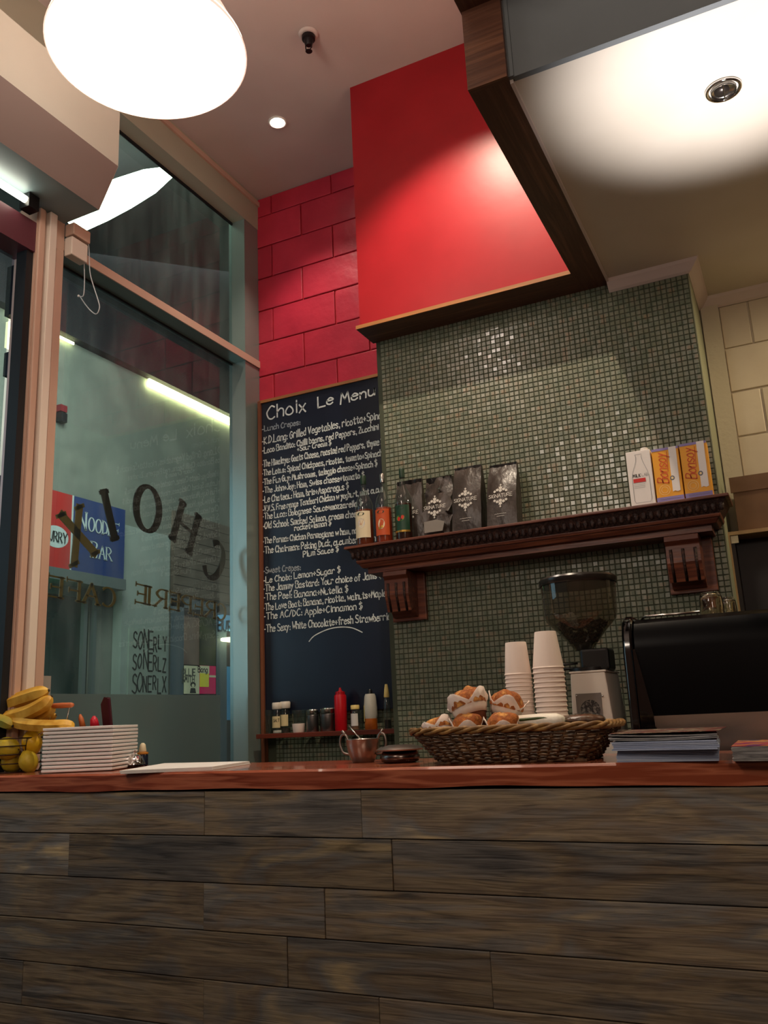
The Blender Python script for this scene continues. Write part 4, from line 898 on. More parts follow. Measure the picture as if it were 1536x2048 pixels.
PR = [(-.171, -.289, [(-9, 408), (408, 720), (720, 1560)]), (-.289, -.4095, [(-9, 139), (139, 782), (782, 1560)]), (-.4095, -.530, [(-60, 407), (407, 648), (648, 1600)]), (-.530, -.650, [(-60, 574), (574, 978), (978, 1600)]), (-.650, -.770, [(-60, 43), (43, 407), (407, 758), (758, 1600)]), (-.77, -.89, [(-60, 500), (500, 1700)]), (-.89, -1.01, [(-60, 900), (900, 1700)]), (-1.01, -1.13, [(-60, 300), (300, 1700)]), (-1.13, -1.255, [(-60, 700), (700, 1700)])]
for zt_, zb_, segs in PR:
    vm = 1666+(-.289-zt_)*900
    for a, b in segs:
        xa = max(-2.49, PX(a, vm, CY0+.006).x) if a > -5 else -2.49; xb = min(.54, PX(b, vm, CY0+.006).x) if b < 1550 else .54
        yo = random.uniform(0, .004); g = .0012
        build('plank', MB().box(xa+g*.5, xb-g*.5, CY0+.004+yo, CY0+.026, zb_+g*1.4, zt_-g*.6), 'plank_wood', cf, bevel=.0018)
# work bench behind the counter
wk = thing('work_bench', 'low dark work bench hidden behind the counter', 'bench', (-.3, 2.85, FL))
ZB = -.26
box('bench_top', 'black_satin', (-1.0, 1.2, 2.49, 3.15, ZB-.03, ZB), parent=wk); box('cupboard', 'black_satin', (-.98, 1.2, 2.53, 3.12, FL, ZB-.03), parent=wk)
#@@ESPRESSO MACHINE
em = thing('espresso_machine', 'large black espresso machine with upturned glasses on top', 'coffee machine', (-.1, 2.85, ZB))
T = PX(1275, 1236, 2.60).z; MX0 = PX(1246, 1300, 2.60).x; zt2 = PX(1307, 1432, 2.60).z
prof = [(2.60, zt2), (2.60, T-.09), (2.607, T-.045), (2.63, T-.014), (2.665, T), (3.10, T), (3.10, ZB+.03), (2.66, ZB+.03), (2.66, zt2)]
build('body_panel', MB().prism(prof, (MX0+.034, .60), lambda a, b, q: (q, a, b)), 'black_satin', em, smooth=True, auto=30)
pe = [(2.585, ZB+.05), (2.588, T-.10), (2.597, T-.045), (2.62, T-.006), (2.66, T+.012), (3.10, T+.012), (3.10, ZB+.02), (2.62, ZB+.02)]
build('end_panel', MB().prism(pe, (MX0, MX0+.030), lambda a, b, q: (q, a, b)), 'black_gloss', em, bevel=.008, smooth=True, auto=40)
build('side_fillet', MB().prism([(MX0+.030, ZB+.05), (MX0+.075, ZB+.05), (MX0+.068, zt2), (MX0+.036, T-.09), (MX0+.030, T-.09)], (2.586, 2.602), lambda a, b, q: (a, q, b)), 'black_gloss', em)
build('steel_tray', MB().prism([(MX0+.062, zt2), (MX0+.090, zt2-.11), (.60, zt2-.11), (.60, zt2)], (2.594, 2.63), lambda a, b, q: (a, q, b)), 'steel', em)
box('foot', 'black_plastic', (MX0+.06, MX0+.11, 2.72, 2.77, ZB, ZB+.03), parent=em); box('foot', 'black_plastic', (.4, .45, 2.72, 2.77, ZB, ZB+.03), parent=em)
build('cup_rail', MB().tube([(MX0+.05, 2.68, T), (MX0+.06, 2.66, T+.008), (MX0+.22, 2.66, T+.008)], .004, 8), 'steel', em, smooth=True)
for i, (u, vt, wd, y) in enumerate([(1424, 1187, 47, 2.76), (1459, 1197, 30, 2.86)]):
    c = PX(u, 1220, y); s = 1/ppm((c.x, y, T)); r = wd*s/2; h = PX(u, vt, y).z-T; cc = (c.x, y, 0)
    t = thing('upturned_glass', ['larger upturned glass on top of the coffee machine', 'smaller upturned glass by the cabinet edge on the coffee machine'][i], 'glass', (c.x, y, T), 'glasses on the coffee machine')
    build('bowl', MB().lathe([(r, T+.0), (r*.98, T+h*.5), (r*.92, T+h*.85), (r*.8, T+h), (.001, T+h), (.001, T+h*.9), (r*.75, T+h*.9), (r*.86, T+h*.8), (r*.92, T+.0)], cc, 24, cap=False), mat('lit_glass', 'f4ecd4', .05, trans=1, ior=1.45), t, smooth=True)
    build('base_ring', MB().lathe([(r*.7, T+h+.0), (r*.72, T+h+.004), (r*.6, T+h+.004)], cc, 24, cap=False), 'lit_glass', t, smooth=True)
#@@GRINDER
gy = 2.64
g0 = PX(1178, 1400, gy); gx = g0.x; s = 1/ppm((gx, gy, .1)); zz = lambda v: PX(1180, v, gy).z
gr = thing('coffee_grinder', 'white coffee grinder with smoky bean hopper beside the cup stacks', 'grinder', (gx, gy, ZB))
xL = PX(1143, 1400, gy-.06).x; xR = PX(1214, 1400, gy-.06).x; xRR = xR+.03
zt3 = PX(1180, 1345, gy-.06).z
build('body', MB().prism([(xL-.012, ZB+.02), (xR+.028, ZB+.02), (xR+.002, zt3), (xL+.003, zt3)], (gy-.06, gy+.14), lambda a, b, q: (a, q, b)), 'grey_plastic', gr, bevel=.004)
build('top_cover', MB().box(xL, xR+.006, gy-.062, gy+.142, zt3, zt3+.006), 'grey_plastic', gr, bevel=.002)
box('base_plate', 'black_plastic', (xL-.03, xR+.04, gy-.11, gy+.15, ZB, ZB+.02), parent=gr, bevel=.004)
q0, q1 = PX(1151, 1388, gy-.062), PX(1207, 1440, gy-.062)
box('badge_plate', 'steel_brushed', (q0.x, q1.x, gy-.064, gy-.0605, q1.z-.02, q0.z), parent=gr)
mb = MB(); cc = PX(1181, 1420, gy-.065); rr = 20/ppm(cc); mb.plate([(cc.x+rr*math.cos(k*.2618), cc.z+rr*math.sin(k*.2618)) for k in range(24)], lambda a, b: (a, gy-.0645, b)); build('round_emblem', mb, mat('emblem_grey', '5a5652', .5, metal=.5, col2=['2c2a2c', '8a8680'], scale=(120, 120, 120)), gr)
for u in (1153, 1205):
    p = PX(u, 1392, gy-.065); build('rivet', MB().ball(p, .0032, 8, 6), 'steel', gr, smooth=True)
cz0, cz1 = zz(1340), zz(1296)
build('collar', MB().box(PX(1161, 1320, gy-.04).x, PX(1219, 1320, gy-.04).x, gy-.045, gy+.05, zt3+.006, zz(1299)), 'black_plastic', gr, bevel=.008)
build('dial', MB().lathe([(.062, zt3+.006), (.062, zt3+.016), (.05, zt3+.018)], (gx+.012, gy, 0), 28), 'black_plastic', gr, smooth=True, auto=40)
build('lever', MB().tube([(PX(1160, 1327, gy).x, gy-.03, zz(1326)), (PX(1138, 1326, gy).x, gy-.03, zz(1327)), (PX(1123, 1326, gy).x, gy-.03, zz(1326))], [.003, .003, .0065], 8).tube([(PX(1160, 1334, gy).x, gy-.03, zz(1335)), (PX(1124, 1335, gy).x, gy-.03, zz(1336))], [.003, .0055], 8), 'black_plastic', gr, smooth=True)
R0 = 77*s; hz = lambda v: zz(v)
zlid = zz(1160)
build('hopper', MB().lathe([(.026, zz(1300)), (.040, zz(1288)), (R0*.62, zz(1262)), (R0*.90, zz(1240)), (R0*.955, zz(1225)), (R0*.985, zz(1166))], (gx+.0, gy, 0), 48, cap=False), 'smoke_plastic', gr, smooth=True)
build('bean_gate', MB().lathe([(.022, zz(1300)), (.030, zz(1284)), (.020, zz(1268))], (gx, gy, 0), 16), 'black_plastic', gr, smooth=True)
build('hopper_lid', MB().lathe([(R0*1.0, zz(1168)), (R0*1.02, zz(1166)), (R0*1.02, zz(1157)), (R0*.97, zz(1153)), (.02, zz(1152))], (gx, gy, 0), 48, cap=False), mat('lid_smoke', '26221f', .25), gr, smooth=True, auto=40)
build('hopper_lid_inner', MB().lathe([(R0*.97, zz(1170)), (.001, zz(1168))], (gx, gy, 0), 48, cap=False), 'lid_smoke', gr)
mb = MB(); rb = random.Random(4)
for _ in range(330):
    zq = rb.uniform(zz(1284), zz(1248)); rm = (.036+(R0*.80-.036)*max(0, (zq-zz(1288))/(zz(1240)-zz(1288))))*.93
    a = rb.uniform(0, 6.283); rr = rm*math.sqrt(rb.uniform(.55, 1)); 
    M_ = Matrix.Rotation(rb.uniform(0, 3), 3, 'X') @ Matrix.Rotation(rb.uniform(0, 3), 3, 'Z')
    mb.ball((gx+rr*math.cos(a), gy+rr*math.sin(a), zq), (.0062, .0045, .0036), 6, 4, M=M_)
for _ in range(160):
    a = rb.uniform(0, 6.283); rr = R0*.66*math.sqrt(rb.random()); mb.ball((gx+rr*math.cos(a), gy+rr*math.sin(a), zz(1248)+rb.uniform(-.002, .004)+.012*(1-rr/R0)), (.0062, .0045, .0036), 6, 4, M=Matrix.Rotation(rb.uniform(0, 3), 3, 'X'))
build('coffee_beans', mb, mat('bean', '1e100a', .35), gr, smooth=True, kind='stuff')
#@@CUP STACKS
def cup_stack(u, vtop, rim_px, base_px, hpx, pitch_px, y, which):
    c = PX(u, vtop, y); s = 1/ppm(c); r = rim_px*s/2; rb_ = base_px*s/2; h = hpx*s; p = pitch_px*s; zt_ = c.z; n = int((zt_-h-ZC)/p)+1
    p = (zt_-h-ZC)/(n-1)-1e-5
    root = thing('paper_cup', f'top paper cup of the {which} stack', 'cup', (c.x, y, zt_-h), f'paper cups in the {which} stack')
    zr = zt_-h
    build('cup_wall', MB().lathe([(r*.965, zr+.003), (rb_, zt_-.003), (rb_*.97, zt_), (rb_*.90, zt_-.002), (rb_*.88, zt_-.008), (.001, zt_-.008)], (c.x, y, 0), 28, cap=False), 'paper_cup', root, smooth=True, auto=40)
    build('rolled_rim', MB().lathe([(r*.955, zr), (r, zr+.0008), (r*1.005, zr+.0028), (r*.985, zr+.0046), (r*.955, zr+.004)], (c.x, y, 0), 28, cap=False), 'paper_cup', root, smooth=True)
    for k in range(1, n):
        dup(root, (c.x+random.uniform(-.0003, .0003), y+random.uniform(-.0003, .0003), zt_-h-p*k), label=f'{ORD[k+1]} paper cup from the top of the {which} stack' if k < n-1 else f'bottom paper cup of the {which} stack, standing on the counter')
cup_stack(1090, 1263.5, 63, 43, 73, 8.8, 2.40, 'taller right hand')
cup_stack(1031, 1285, 54, 42, 64.5, 7.5, 2.405, 'shorter left hand')
#@@WICKER BASKET
bx0, bx1 = PX(812, 1466, 2.075).x, PX(1213, 1463, 2.10).x
byc0, byc1 = 2.075, 2.345; zr0 = PX(860, 1466, 2.08).z
cxb, cyb = (bx0+bx1)/2, (byc0+byc1)/2; hx, hy = (bx1-bx0)/2, (byc1-byc0)/2; zb0 = ZC+.003
wk_ = thing('wicker_basket', 'wide brown wicker basket of muffins and wraps at the counter edge', 'basket', (cxb, cyb, ZC))
mat('wicker', '5c4024', .55, col2=['3e2a18', '6e5030'], scale=(30, 30, 30)); mat('wicker_rim', '8a6432', .5, col2=['6a4a24', '9c7640'], scale=(30, 30, 30))
def rr_path(ax, ay, n, off=None, rc=.05):
    pts = []
    L1, L2 = 2*(ax-rc), 2*(ay-rc); LC = math.pi*rc/2; tot = 2*L1+2*L2+4*LC
    for i in range(n):
        s_ = tot*i/n; x = y = 0; nx_ = ny_ = 0
        segs = [(L1, 'B'), (LC, 0), (L2, 'R'), (LC, 1), (L1, 'T'), (LC, 2), (L2, 'Lf'), (LC, 3)]
        for Ls, k in segs:
            if s_ <= Ls: break
            s_ -= Ls
        if k == 'B': x, y, nx_, ny_ = -ax+rc+s_, -ay, 0, -1
        elif k == 'R': x, y, nx_, ny_ = ax, -ay+rc+s_, 1, 0
        elif k == 'T': x, y, nx_, ny_ = ax-rc-s_, ay, 0, 1
        elif k == 'Lf': x, y, nx_, ny_ = -ax, ay-rc-s_, -1, 0
        else:
            a0 = [-math.pi/2, 0, math.pi/2, math.pi][k]; a = a0+s_/rc; ccx = [ax-rc, ax-rc, -ax+rc, -ax+rc][k]; ccy = [-ay+rc, ay-rc, ay-rc, -ay+rc][k]
            x, y, nx_, ny_ = ccx+rc*math.cos(a), ccy+rc*math.sin(a), math.cos(a), math.sin(a)
        o = off(i) if off else 0; pts.append(Vector((x+nx_*o, y+ny_*o, 0)))
    return pts
NS = 48; NP = NS*4; HB = zr0-zb0
def lay(q): return hx-.055*(1-q)-.002, hy-.04*(1-q)-.002
mb = MB(); rows_n = 11
for rw in range(rows_n):
    q = (rw+.5)/rows_n; ax, ay = lay(q); ph = rw % 2
    pts = rr_path(ax, ay, NP, lambda i: .0042*math.sin(2*math.pi*i/8+math.pi*ph))
    mb.tube([Vector((cxb, cyb, zb0+HB*q+random.uniform(-.0008, .0008)+.0012*math.sin(k*.21+rw)))+p for k, p in enumerate(pts)], .0036, 6, closed=True)
build('woven_side', mb, 'wicker', wk_, smooth=True, kind='stuff')
mb = MB(); bot = rr_path(*lay(0), NS); top = rr_path(*lay(1), NS)
for a, b in zip(bot, top): mb.tube([Vector((cxb, cyb, zb0))+a, Vector((cxb, cyb, zr0))+b], .0034, 6)
build('stake', mb, 'wicker', wk_, smooth=True, kind='stuff')
mb = MB()
for st in range(3):
    pts = rr_path(hx, hy, 150); mb.tube([Vector((cxb, cyb, zr0+.004))+p*(1+.0)+Vector((0, 0, .0055*math.sin(k*.5+st*2.094)))+p.normalized()*.0055*math.cos(k*.5+st*2.094) for k, p in enumerate(pts)], .0052, 6, closed=True)
build('twisted_rim', mb, 'wicker_rim', wk_, smooth=True)
mb = MB()
for st in range(2):
    pts = rr_path(*lay(0), 150); mb.tube([Vector((cxb, cyb, zb0+.003))+p+Vector((0, 0, .003*math.sin(k*.5+st*3.14))) for k, p in enumerate(pts)], .004, 6, closed=True)
build('base_rope', mb, 'wicker', wk_, smooth=True)
axb, ayb = lay(0); build('base', MB().box(cxb-axb, cxb+axb, cyb-ayb, cyb+ayb, ZC+.001, ZC+.006), 'wicker', wk_)
box('paper_liner', 'cab_dark', (cxb-axb+.01, cxb+axb-.01, cyb-ayb+.01, cyb+ayb-.01, ZC+.007, ZC+.030), parent=wk_)
mat('muffin', 'b86c2c', .8, col2=['8e4a1c', 'd89a50'], scale=(45, 45, 45), bump=.9, bscale=120); mat('muffin_side', '6a3a24', .8); mat('parchment', 'ecdcd0', .5, sub=.15); mat('muffin_pale', 'e0c478', .8, bump=.5)
def muffin(lb, p, sc, tilt, az, seed):
    rd = random.Random(seed); t = thing('muffin', lb, 'muffin', p, 'muffins in the wicker basket')
    M_ = (Matrix.Rotation(az, 3, 'Z') @ Matrix.Rotation(tilt, 3, 'X')); P_ = Vector(p); S_ = sc
    tf = lambda v: P_+M_ @ (Vector(v)*S_)
    def lt(prof, seg=24, fn=None):
        m = MB(); v = []; f = []
        for r_, z_ in prof:
            for k in range(seg): a = 2*math.pi*k/seg; q = fn(a, z_) if fn else 1; v.append(tf((r_*q*math.cos(a), r_*q*math.sin(a), z_)))
        for i in range(len(prof)-1):
            for k in range(seg): k2 = (k+1) % seg; f.append((i*seg+k, i*seg+k2, (i+1)*seg+k2, (i+1)*seg+k))
        f.append(tuple(range(seg))[::-1]); return m.add(v, f)
    build('cake', lt([(.026, 0), (.0345, .034), (.036, .052)]), 'muffin_side', t, smooth=True)
    m = MB(); v = []; f = []; sg_, rg = 22, 9
    bl = [(rd.uniform(0, 6.28), rd.uniform(.2, 1.2), rd.uniform(.06, .16)) for _ in range(14)]
    for i in range(rg+1):
        th = math.pi/2*i/rg*1.15
        for k in range(sg_):
            a = 2*math.pi*k/sg_; b_ = 1+sum(am*math.exp(-(((a-ba+3.14) % 6.28-3.14)**2+(th-bt)**2)*9) for ba, bt, am in bl)+rd.uniform(-.02, .02)
            v.append(tf((.043*math.sin(th)*b_*math.cos(a), .043*math.sin(th)*b_*math.sin(a), .054+.034*math.cos(th)*b_)))
    for i in range(rg):
        for k in range(sg_): k2 = (k+1) % sg_; f.append((i*sg_+k, (i+1)*sg_+k, (i+1)*sg_+k2, i*sg_+k2))
    build('crumbly_top', m.add(v, f), 'muffin', t, smooth=True)
    m = MB(); seg = 32; v = []; f = []
    for j, (r_, z_) in enumerate([(.0350, .026), (.038, .038), (.041, .050), (.047, .064)]):
        for k in range(seg):
            a = 2*math.pi*k/seg; pk = abs(math.cos(2*a+rd.uniform(-.03, .03)))**1.5
            zz_ = z_+(pk*.026-.012 if j == 3 else (pk*.008-.004 if j == 2 else 0)); r2 = r_*(1+(.08 if k % 2 else -.03)*(j > 0)*.5)+(pk*.004 if j == 3 else 0)
            v.append(tf((r2*math.cos(a), r2*math.sin(a), zz_)))
    for j in range(3):
        for k in range(seg): k2 = (k+1) % seg; f.append((j*seg+k, j*seg+k2, (j+1)*seg+k2, (j+1)*seg+k))
    o = build('parchment_cup', m.add(v, f), 'parchment', t, smooth=True); md = o.modifiers.new('solid', 'SOLIDIFY'); md.thickness = .0008
    return t
yb_ = 2.22
mu = lambda u, v, y: tuple(PX(u, v, y))
muffin('muffin in torn white parchment leaning left on top of the basket', mu(952, 1454, 2.20), 1.17, -.35, 1.2, 1)
muffin('muffin half hidden behind the leaning top one', mu(1004, 1453, 2.26), 1.08, .3, 1.9, 2)
muffin('low muffin at the left end of the basket with rounded paper tip', mu(890, 1492, 2.19), .9, -.5, .9, 3)
muffin('low muffin under the parchment muffin, orange crust', mu(936, 1489, 2.18), .9, .15, .4, 4)
muffin('low muffin at the middle of the basket', mu(1006, 1488, 2.18), .9, .2, .4, 5)
mat('wrap_white', 'e6dccc', .5, col2='f2ecdc', scale=(30, 30, 30), bump=.4); mat('filling_green', '3c4a1c', .6); mat('choc', '5a3420', .3, col2='7a4a30', scale=(60, 60, 60), bump=.4)
c0 = PX(1080, 1443, 2.22); wr_ = thing('wrap_roll', 'white flatbread wrap lying in the middle right of the basket', 'wrap', c0)
build('flatbread', MB().tube([c0+Vector((-.085, .01, -.004)), c0+Vector((-.07, .005, .0)), c0, c0+Vector((.045, -.004, 0)), c0+Vector((.062, -.006, -.002))], [.006, .017, .020, .019, .014], 16), 'wrap_white', wr_, smooth=True)
build('filling', MB().tube([c0+Vector((-.05, -.013, .006)), c0+Vector((0, -.016, .008)), c0+Vector((.03, -.016, .007))], .004, 6), 'filling_green', wr_)
c0 = PX(1120, 1456, 2.28); wr2 = thing('wrap_roll', 'second flatbread wrap lower in the basket, behind', 'wrap', c0)
build('flatbread', MB().tube([c0+Vector((-.09, .0, 0)), c0+Vector((-.07, .0, 0)), c0+Vector((.03, 0, 0)), c0+Vector((.05, 0, 0))], [.006, .017, .018, .010], 16), 'wrap_white', wr2, smooth=True)
c0 = PX(1168, 1440, 2.25); br = thing('brownie', 'glossy chocolate brownie wrapped in clear film at the right of the basket', 'brownie', c0)
build('cake', MB().ball(c0, (.052, .03, .016), 18, 10, fn=lambda p: 1+.06*math.sin(p.x*9)*math.cos(p.y*7)), 'choc', br, smooth=True)
o = build('film', MB().ball(c0, (.056, .033, .0185), 24, 12, fn=lambda p: 1+.05*math.sin(p.x*23+p.y*11)*math.sin(p.z*13)), 'thin_glass', br)
#@@SUGAR BOWL AND PAN
cy_ = 2.33; c = PX(726, 1500, cy_); s = 1/ppm((c.x, cy_, ZC)); r = 34*s
su = thing('sugar_bowl', 'bronze metal sugar bowl with two loop handles and a spoon', 'bowl', (c.x, cy_, ZC))
zrm = PX(726, 1479, cy_).z; hB = zrm-ZC
build('bowl', MB().lathe([(r*.62, ZC+.0), (r*.66, ZC+.003), (r*.84, ZC+hB*.35), (r*.97, ZC+hB*.75), (r, ZC+hB), (r*1.03, ZC+hB+.002), (r*.97, ZC+hB+.002), (r*.93, ZC+hB*.75), (r*.6, ZC+hB*.1)], (c.x, cy_, 0), 36), 'bronze_steel', su, smooth=True)
for sd in (-1, 1):
    pts = [(sd*.93*r, hB*.9), (sd*1.12*r, hB*1.22), (sd*1.42*r, hB*1.20), (sd*1.52*r, hB*.85), (sd*1.30*r, hB*.45), (sd*.86*r, hB*.35)]
    build('handle', MB().tube([(c.x+a, cy_, ZC+b) for a, b in smoothpts(pts)], .0034, 8), 'bronze_steel', su, smooth=True)
    build('handle', MB().tube([(c.x+sd*1.12*r, cy_, ZC+hB*1.22), (c.x+sd*1.36*r, cy_, ZC+hB*1.42)], [.003, .0035], 8), 'bronze_steel', su, smooth=True)
build('sugar', MB().lathe([(r*.92, ZC+hB*.8), (.001, ZC+hB*.86)], (c.x, cy_, 0), 24, cap=False), 'salt_white', su, smooth=True)
spn = thing('teaspoon', 'thin steel teaspoon leaning out of the sugar bowl', 'spoon', (c.x-.01, cy_, ZC+hB*.8))
build('spoon', MB().tube([(c.x+.005, cy_, ZC+hB*.85), (c.x-.03, cy_+.01, ZC+hB*1.3), (c.x-.052, cy_+.015, ZC+hB*1.62)], [.003, .0018, .0026], 8), 'steel', spn, smooth=True)
cy_ = 2.27; c = PX(800, 1510, cy_); s = 1/ppm((c.x, cy_, ZC)); r = 48*s
pn = thing('metal_dish', 'low round metal dish with a wide flared rim, left of the basket', 'dish', (c.x, cy_, ZC))
h1 = PX(800, 1500, cy_).z-ZC
build('bowl', MB().lathe([(r*.62, ZC), (r*.78, ZC+.004), (r*.84, ZC+h1*.5), (r*.70, ZC+h1*.97), (r*.68, ZC+h1*.9)], (c.x, cy_, 0), 40), mat('dark_steel', '6e625c', .25, metal=1), pn, smooth=True)
build('flared_rim', MB().lathe([(r*.70, ZC+h1*.95), (r*.98, ZC+h1), (r*1.0, ZC+h1+.003), (r*.96, ZC+h1+.004), (r*.80, ZC+h1+.010), (r*.76, ZC+h1+.010)], (c.x, cy_, 0), 40, cap=False), 'bronze_steel', pn, smooth=True, auto=50)
build('lid_disc', MB().lathe([(r*.78, ZC+h1+.008), (r*.5, ZC+h1+.014), (.001, ZC+h1+.015)], (c.x, cy_, 0), 40, cap=False), 'bronze_steel', pn, smooth=True)
#@@PLATES
a = P(84, 1545, 2, ZC); b = P(232, 1541, 2, ZC)
pc_ = Vector((a.x+.004, 2.115, 0)); ang = math.radians(-14)
uA, uB = P(93, 1540, 1, 2.115), None
def solve_plate():
    best = None
    for yy in [2.08+.01*k for k in range(12)]:
        A_ = PX(83, 1520, yy)
        for dg in range(-60, 41, 2):
            th = math.radians(dg); ex_ = Vector((math.cos(th), math.sin(th), 0)); ey_ = Vector((-math.sin(th), math.cos(th), 0))
            for L_ in (.20, .215, .23):
                B_ = A_+ex_*L_; C_ = B_+ey_*L_
                pr = lambda p: 768+F*(p.dot(RT)/p.dot(FW))
                e_ = abs(pr(B_)-233)+abs(pr(C_)-277)
                if C_.y > 2.43 or (A_+ey_*L_).y > 2.43 or min(A_.y, B_.y) < 2.06 or (A_+ey_*L_).x < -2.40: e_ += 200
                if best is None or e_ < best[0]: best = (e_, yy, dg, L_, A_)
    return best
e_, yy, dg, L_, A_ = solve_plate(); th = math.radians(dg)
ctr = A_+Vector((math.cos(th), math.sin(th), 0))*L_/2+Vector((-math.sin(th), math.cos(th), 0))*L_/2
NPL = 12; zt_ = PX(160, 1453, yy).z; pp = (zt_-ZC)/NPL
def plate_geo(L_, h):
    mb = MB(); R_ = lambda f_, z_: [(-L_/2*f_, -L_/2*f_, z_), (L_/2*f_, -L_/2*f_, z_), (L_/2*f_, L_/2*f_, z_), (-L_/2*f_, L_/2*f_, z_)]
    rings = [R_(.62, 0), R_(.78, .0), R_(.972, h*.18), R_(1, h*.34), R_(1.0, h*.93), R_(.985, h*.96), R_(.74, h*.40), R_(.62, h*.3)]
    v = [p for r_ in rings for p in r_]; f = [(0, 3, 2, 1), tuple(28+k for k in range(4))]
    for i in range(7):
        for k in range(4): k2 = (k+1) % 4; f.append((i*4+k, i*4+k2, i*4+4+k2, i*4+4+k))
    return mb.add(v, f)
p0 = None
for k in range(NPL):
    z_ = ZC+.0003+k*pp
    lb = 'bottom white square plate of the stack, resting on the counter' if k == 0 else ('top white square plate of the stack' if k == NPL-1 else f'white square plate, {ORD[NPL-k]} from the top of the plate stack')
    if p0 is None:
        p0 = build('square_plate', plate_geo(L_, pp), 'white_china', None, bevel=.0012, label=lb, cat='plate', group='stacked square plates'); o = p0
    else:
        o = p0.copy(); C.objects.link(o); o['label'] = lb
    o.location = (ctr.x+random.uniform(-.001, .001), ctr.y+random.uniform(-.001, .001), z_+EYE); o.rotation_euler = (0, 0, th+random.uniform(-.006, .006))
#@@BELL, POT, MENUS
cy_ = 2.33; c = PX(268, 1520, cy_); s = 1/ppm((c.x, cy_, ZC)); r = 23*s
bl_ = thing('service_bell', 'chrome domed service bell beside the plate stack', 'bell', (c.x, cy_, ZC))
build('dome', MB().lathe([(r*.98, ZC+.010), (r*.97, ZC+.014), (r*.80, ZC+.030), (r*.45, ZC+.041), (.001, ZC+.044)], (c.x, cy_, 0), 32, cap=False), 'chrome', bl_, smooth=True)
build('base', MB().lathe([(r*.85, ZC), (r*.9, ZC+.006), (r*.5, ZC+.009)], (c.x, cy_, 0), 28), 'black_gloss', bl_, smooth=True, auto=40)
build('button', MB().lathe([(.004, ZC+.043), (.004, ZC+.052), (.006, ZC+.054), (.001, ZC+.058)], (c.x, cy_, 0), 14, cap=False), 'chrome', bl_, smooth=True)
cy_ = 2.41; c = PX(285, 1515, cy_); s = 1/ppm((c.x, cy_, ZC)); r = 11*s
po = thing('small_pot', 'tiny dark blue pot with orange rim and cream stopper behind the bell', 'pot', (c.x, cy_, ZC))
build('body', MB().lathe([(r*.8, ZC), (r, ZC+.004), (r, ZC+.036), (r*.9, ZC+.04)], (c.x, cy_, 0), 20), mat('pot_blue', '141c30', .25), po, smooth=True, auto=40)
build('rim', MB().lathe([(r*.9, ZC+.04), (r*1.05, ZC+.041), (r*1.05, ZC+.046), (r*.8, ZC+.047)], (c.x, cy_, 0), 20), mat('pot_rim', 'b87828', .4), po, smooth=True, auto=40)
build('stopper', MB().lathe([(r*.6, ZC+.047), (r*.7, ZC+.052), (r*.55, ZC+.065), (r*.5, ZC+.072), (r*.2, ZC+.078)], (c.x, cy_, 0), 16), 'label_ivory', po, smooth=True)
zm = ZC+.010
k0 = [P(u, v, 2, zm) for u, v in [(240, 1541), (425, 1533), (500, 1522), (330, 1526)]]
mn = thing('menu_sheets', 'flat pile of white menu sheets on the counter right of the bell', 'menu', (sum(p.x for p in k0)/4, sum(p.y for p in k0)/4, ZC))
for k in range(4):
    z0_, z1_ = ZC+.0003+.0024*k, ZC+.0024*(k+1)-.0001; o_ = random.uniform(-.004, .004)
    build('sheet', MB().prism([(p.x+o_, p.y+abs(o_)*.5) for p in k0], (z0_, z1_), lambda a, b, q: (a, b, q)), 'paper_white', mn)
#@@UTENSILS BEHIND THE PLATES
uh = thing('utensil_crock', 'dark crock of utensils hidden behind the plates', 'crock', (PX(195, 1500, 2.42).x, 2.42, ZC))
cxu = PX(195, 1500, 2.42).x
build('crock', MB().lathe([(.035, ZC), (.045, ZC+.01), (.048, ZC+.085), (.043, ZC+.085), (.040, ZC+.01)], (cxu, 2.42, 0), 24), 'black_gloss', uh, smooth=True)
def utensil(name, lb, cat, pts, y, m, r_):
    pt = [PX(u, v, y) for u, v in pts]; t = thing(name, lb, cat, tuple(pt[-1])); return t, pt
t, pt = utensil('knife', 'knife standing handle up with dark maroon handle above the plates', 'knife', [(211, 1396), (216, 1450), (205, 1500)], 2.41, 0, 0)
a, b = pt[0], pt[1]; d = (b-a).normalized(); n_ = Vector((-d.z, 0, d.x))
if n_.x < 0: n_ = -n_
w1_ = 9/ppm(a)
mb = MB(); poly = [a+n_*w1_*.1-d*0, a+n_*w1_*.8+d*.004, b+d*.03+n_*w1_*.75, b+d*.03-n_*w1_*.8, a-n_*w1_*.9+d*.02]
v = [p+Vector((0, q, 0)) for q in (-.008, .008) for p in poly]; mb.add(v, [(0, 1, 2, 3, 4), (9, 8, 7, 6, 5)]+[(i, (i+1) % 5, 5+(i+1) % 5, 5+i) for i in range(5)])
build('handle', mb, mat('maroon', '3c0f1c', .35), t, bevel=.003)
build('blade', MB().box(b.x-.010, b.x+.010, 2.409, 2.411, ZC+.02, b.z-.02), 'steel', t)
t, pt = utensil('spatula', 'bright red rounded spatula tip above the plates', 'spatula', [(188, 1434), (190, 1455), (190, 1500)], 2.42, 0, 0)
build('head', MB().tube([pt[0]+Vector((0, 0, .004)), pt[0]-Vector((0, 0, .008)), pt[1]], [.004, .013, .017], 14), mat('silicone_red', 'c01c34', .4), t, smooth=True)
build('stem', MB().tube([pt[1], (pt[1].x, 2.42, ZC+.02)], .004, 8), 'shelf_wood', t)
t, pt = utensil('wooden_spoon', 'orange wooden spoon head left of the red spatula', 'spoon', [(160, 1429), (166, 1455), (175, 1500)], 2.43, 0, 0)
build('head', MB().tube([pt[0], pt[0]+(pt[1]-pt[0])*.3, pt[1]], [.004, .009, .011], 12), mat('spoon_wood', 'b05c2c', .5), t, smooth=True)
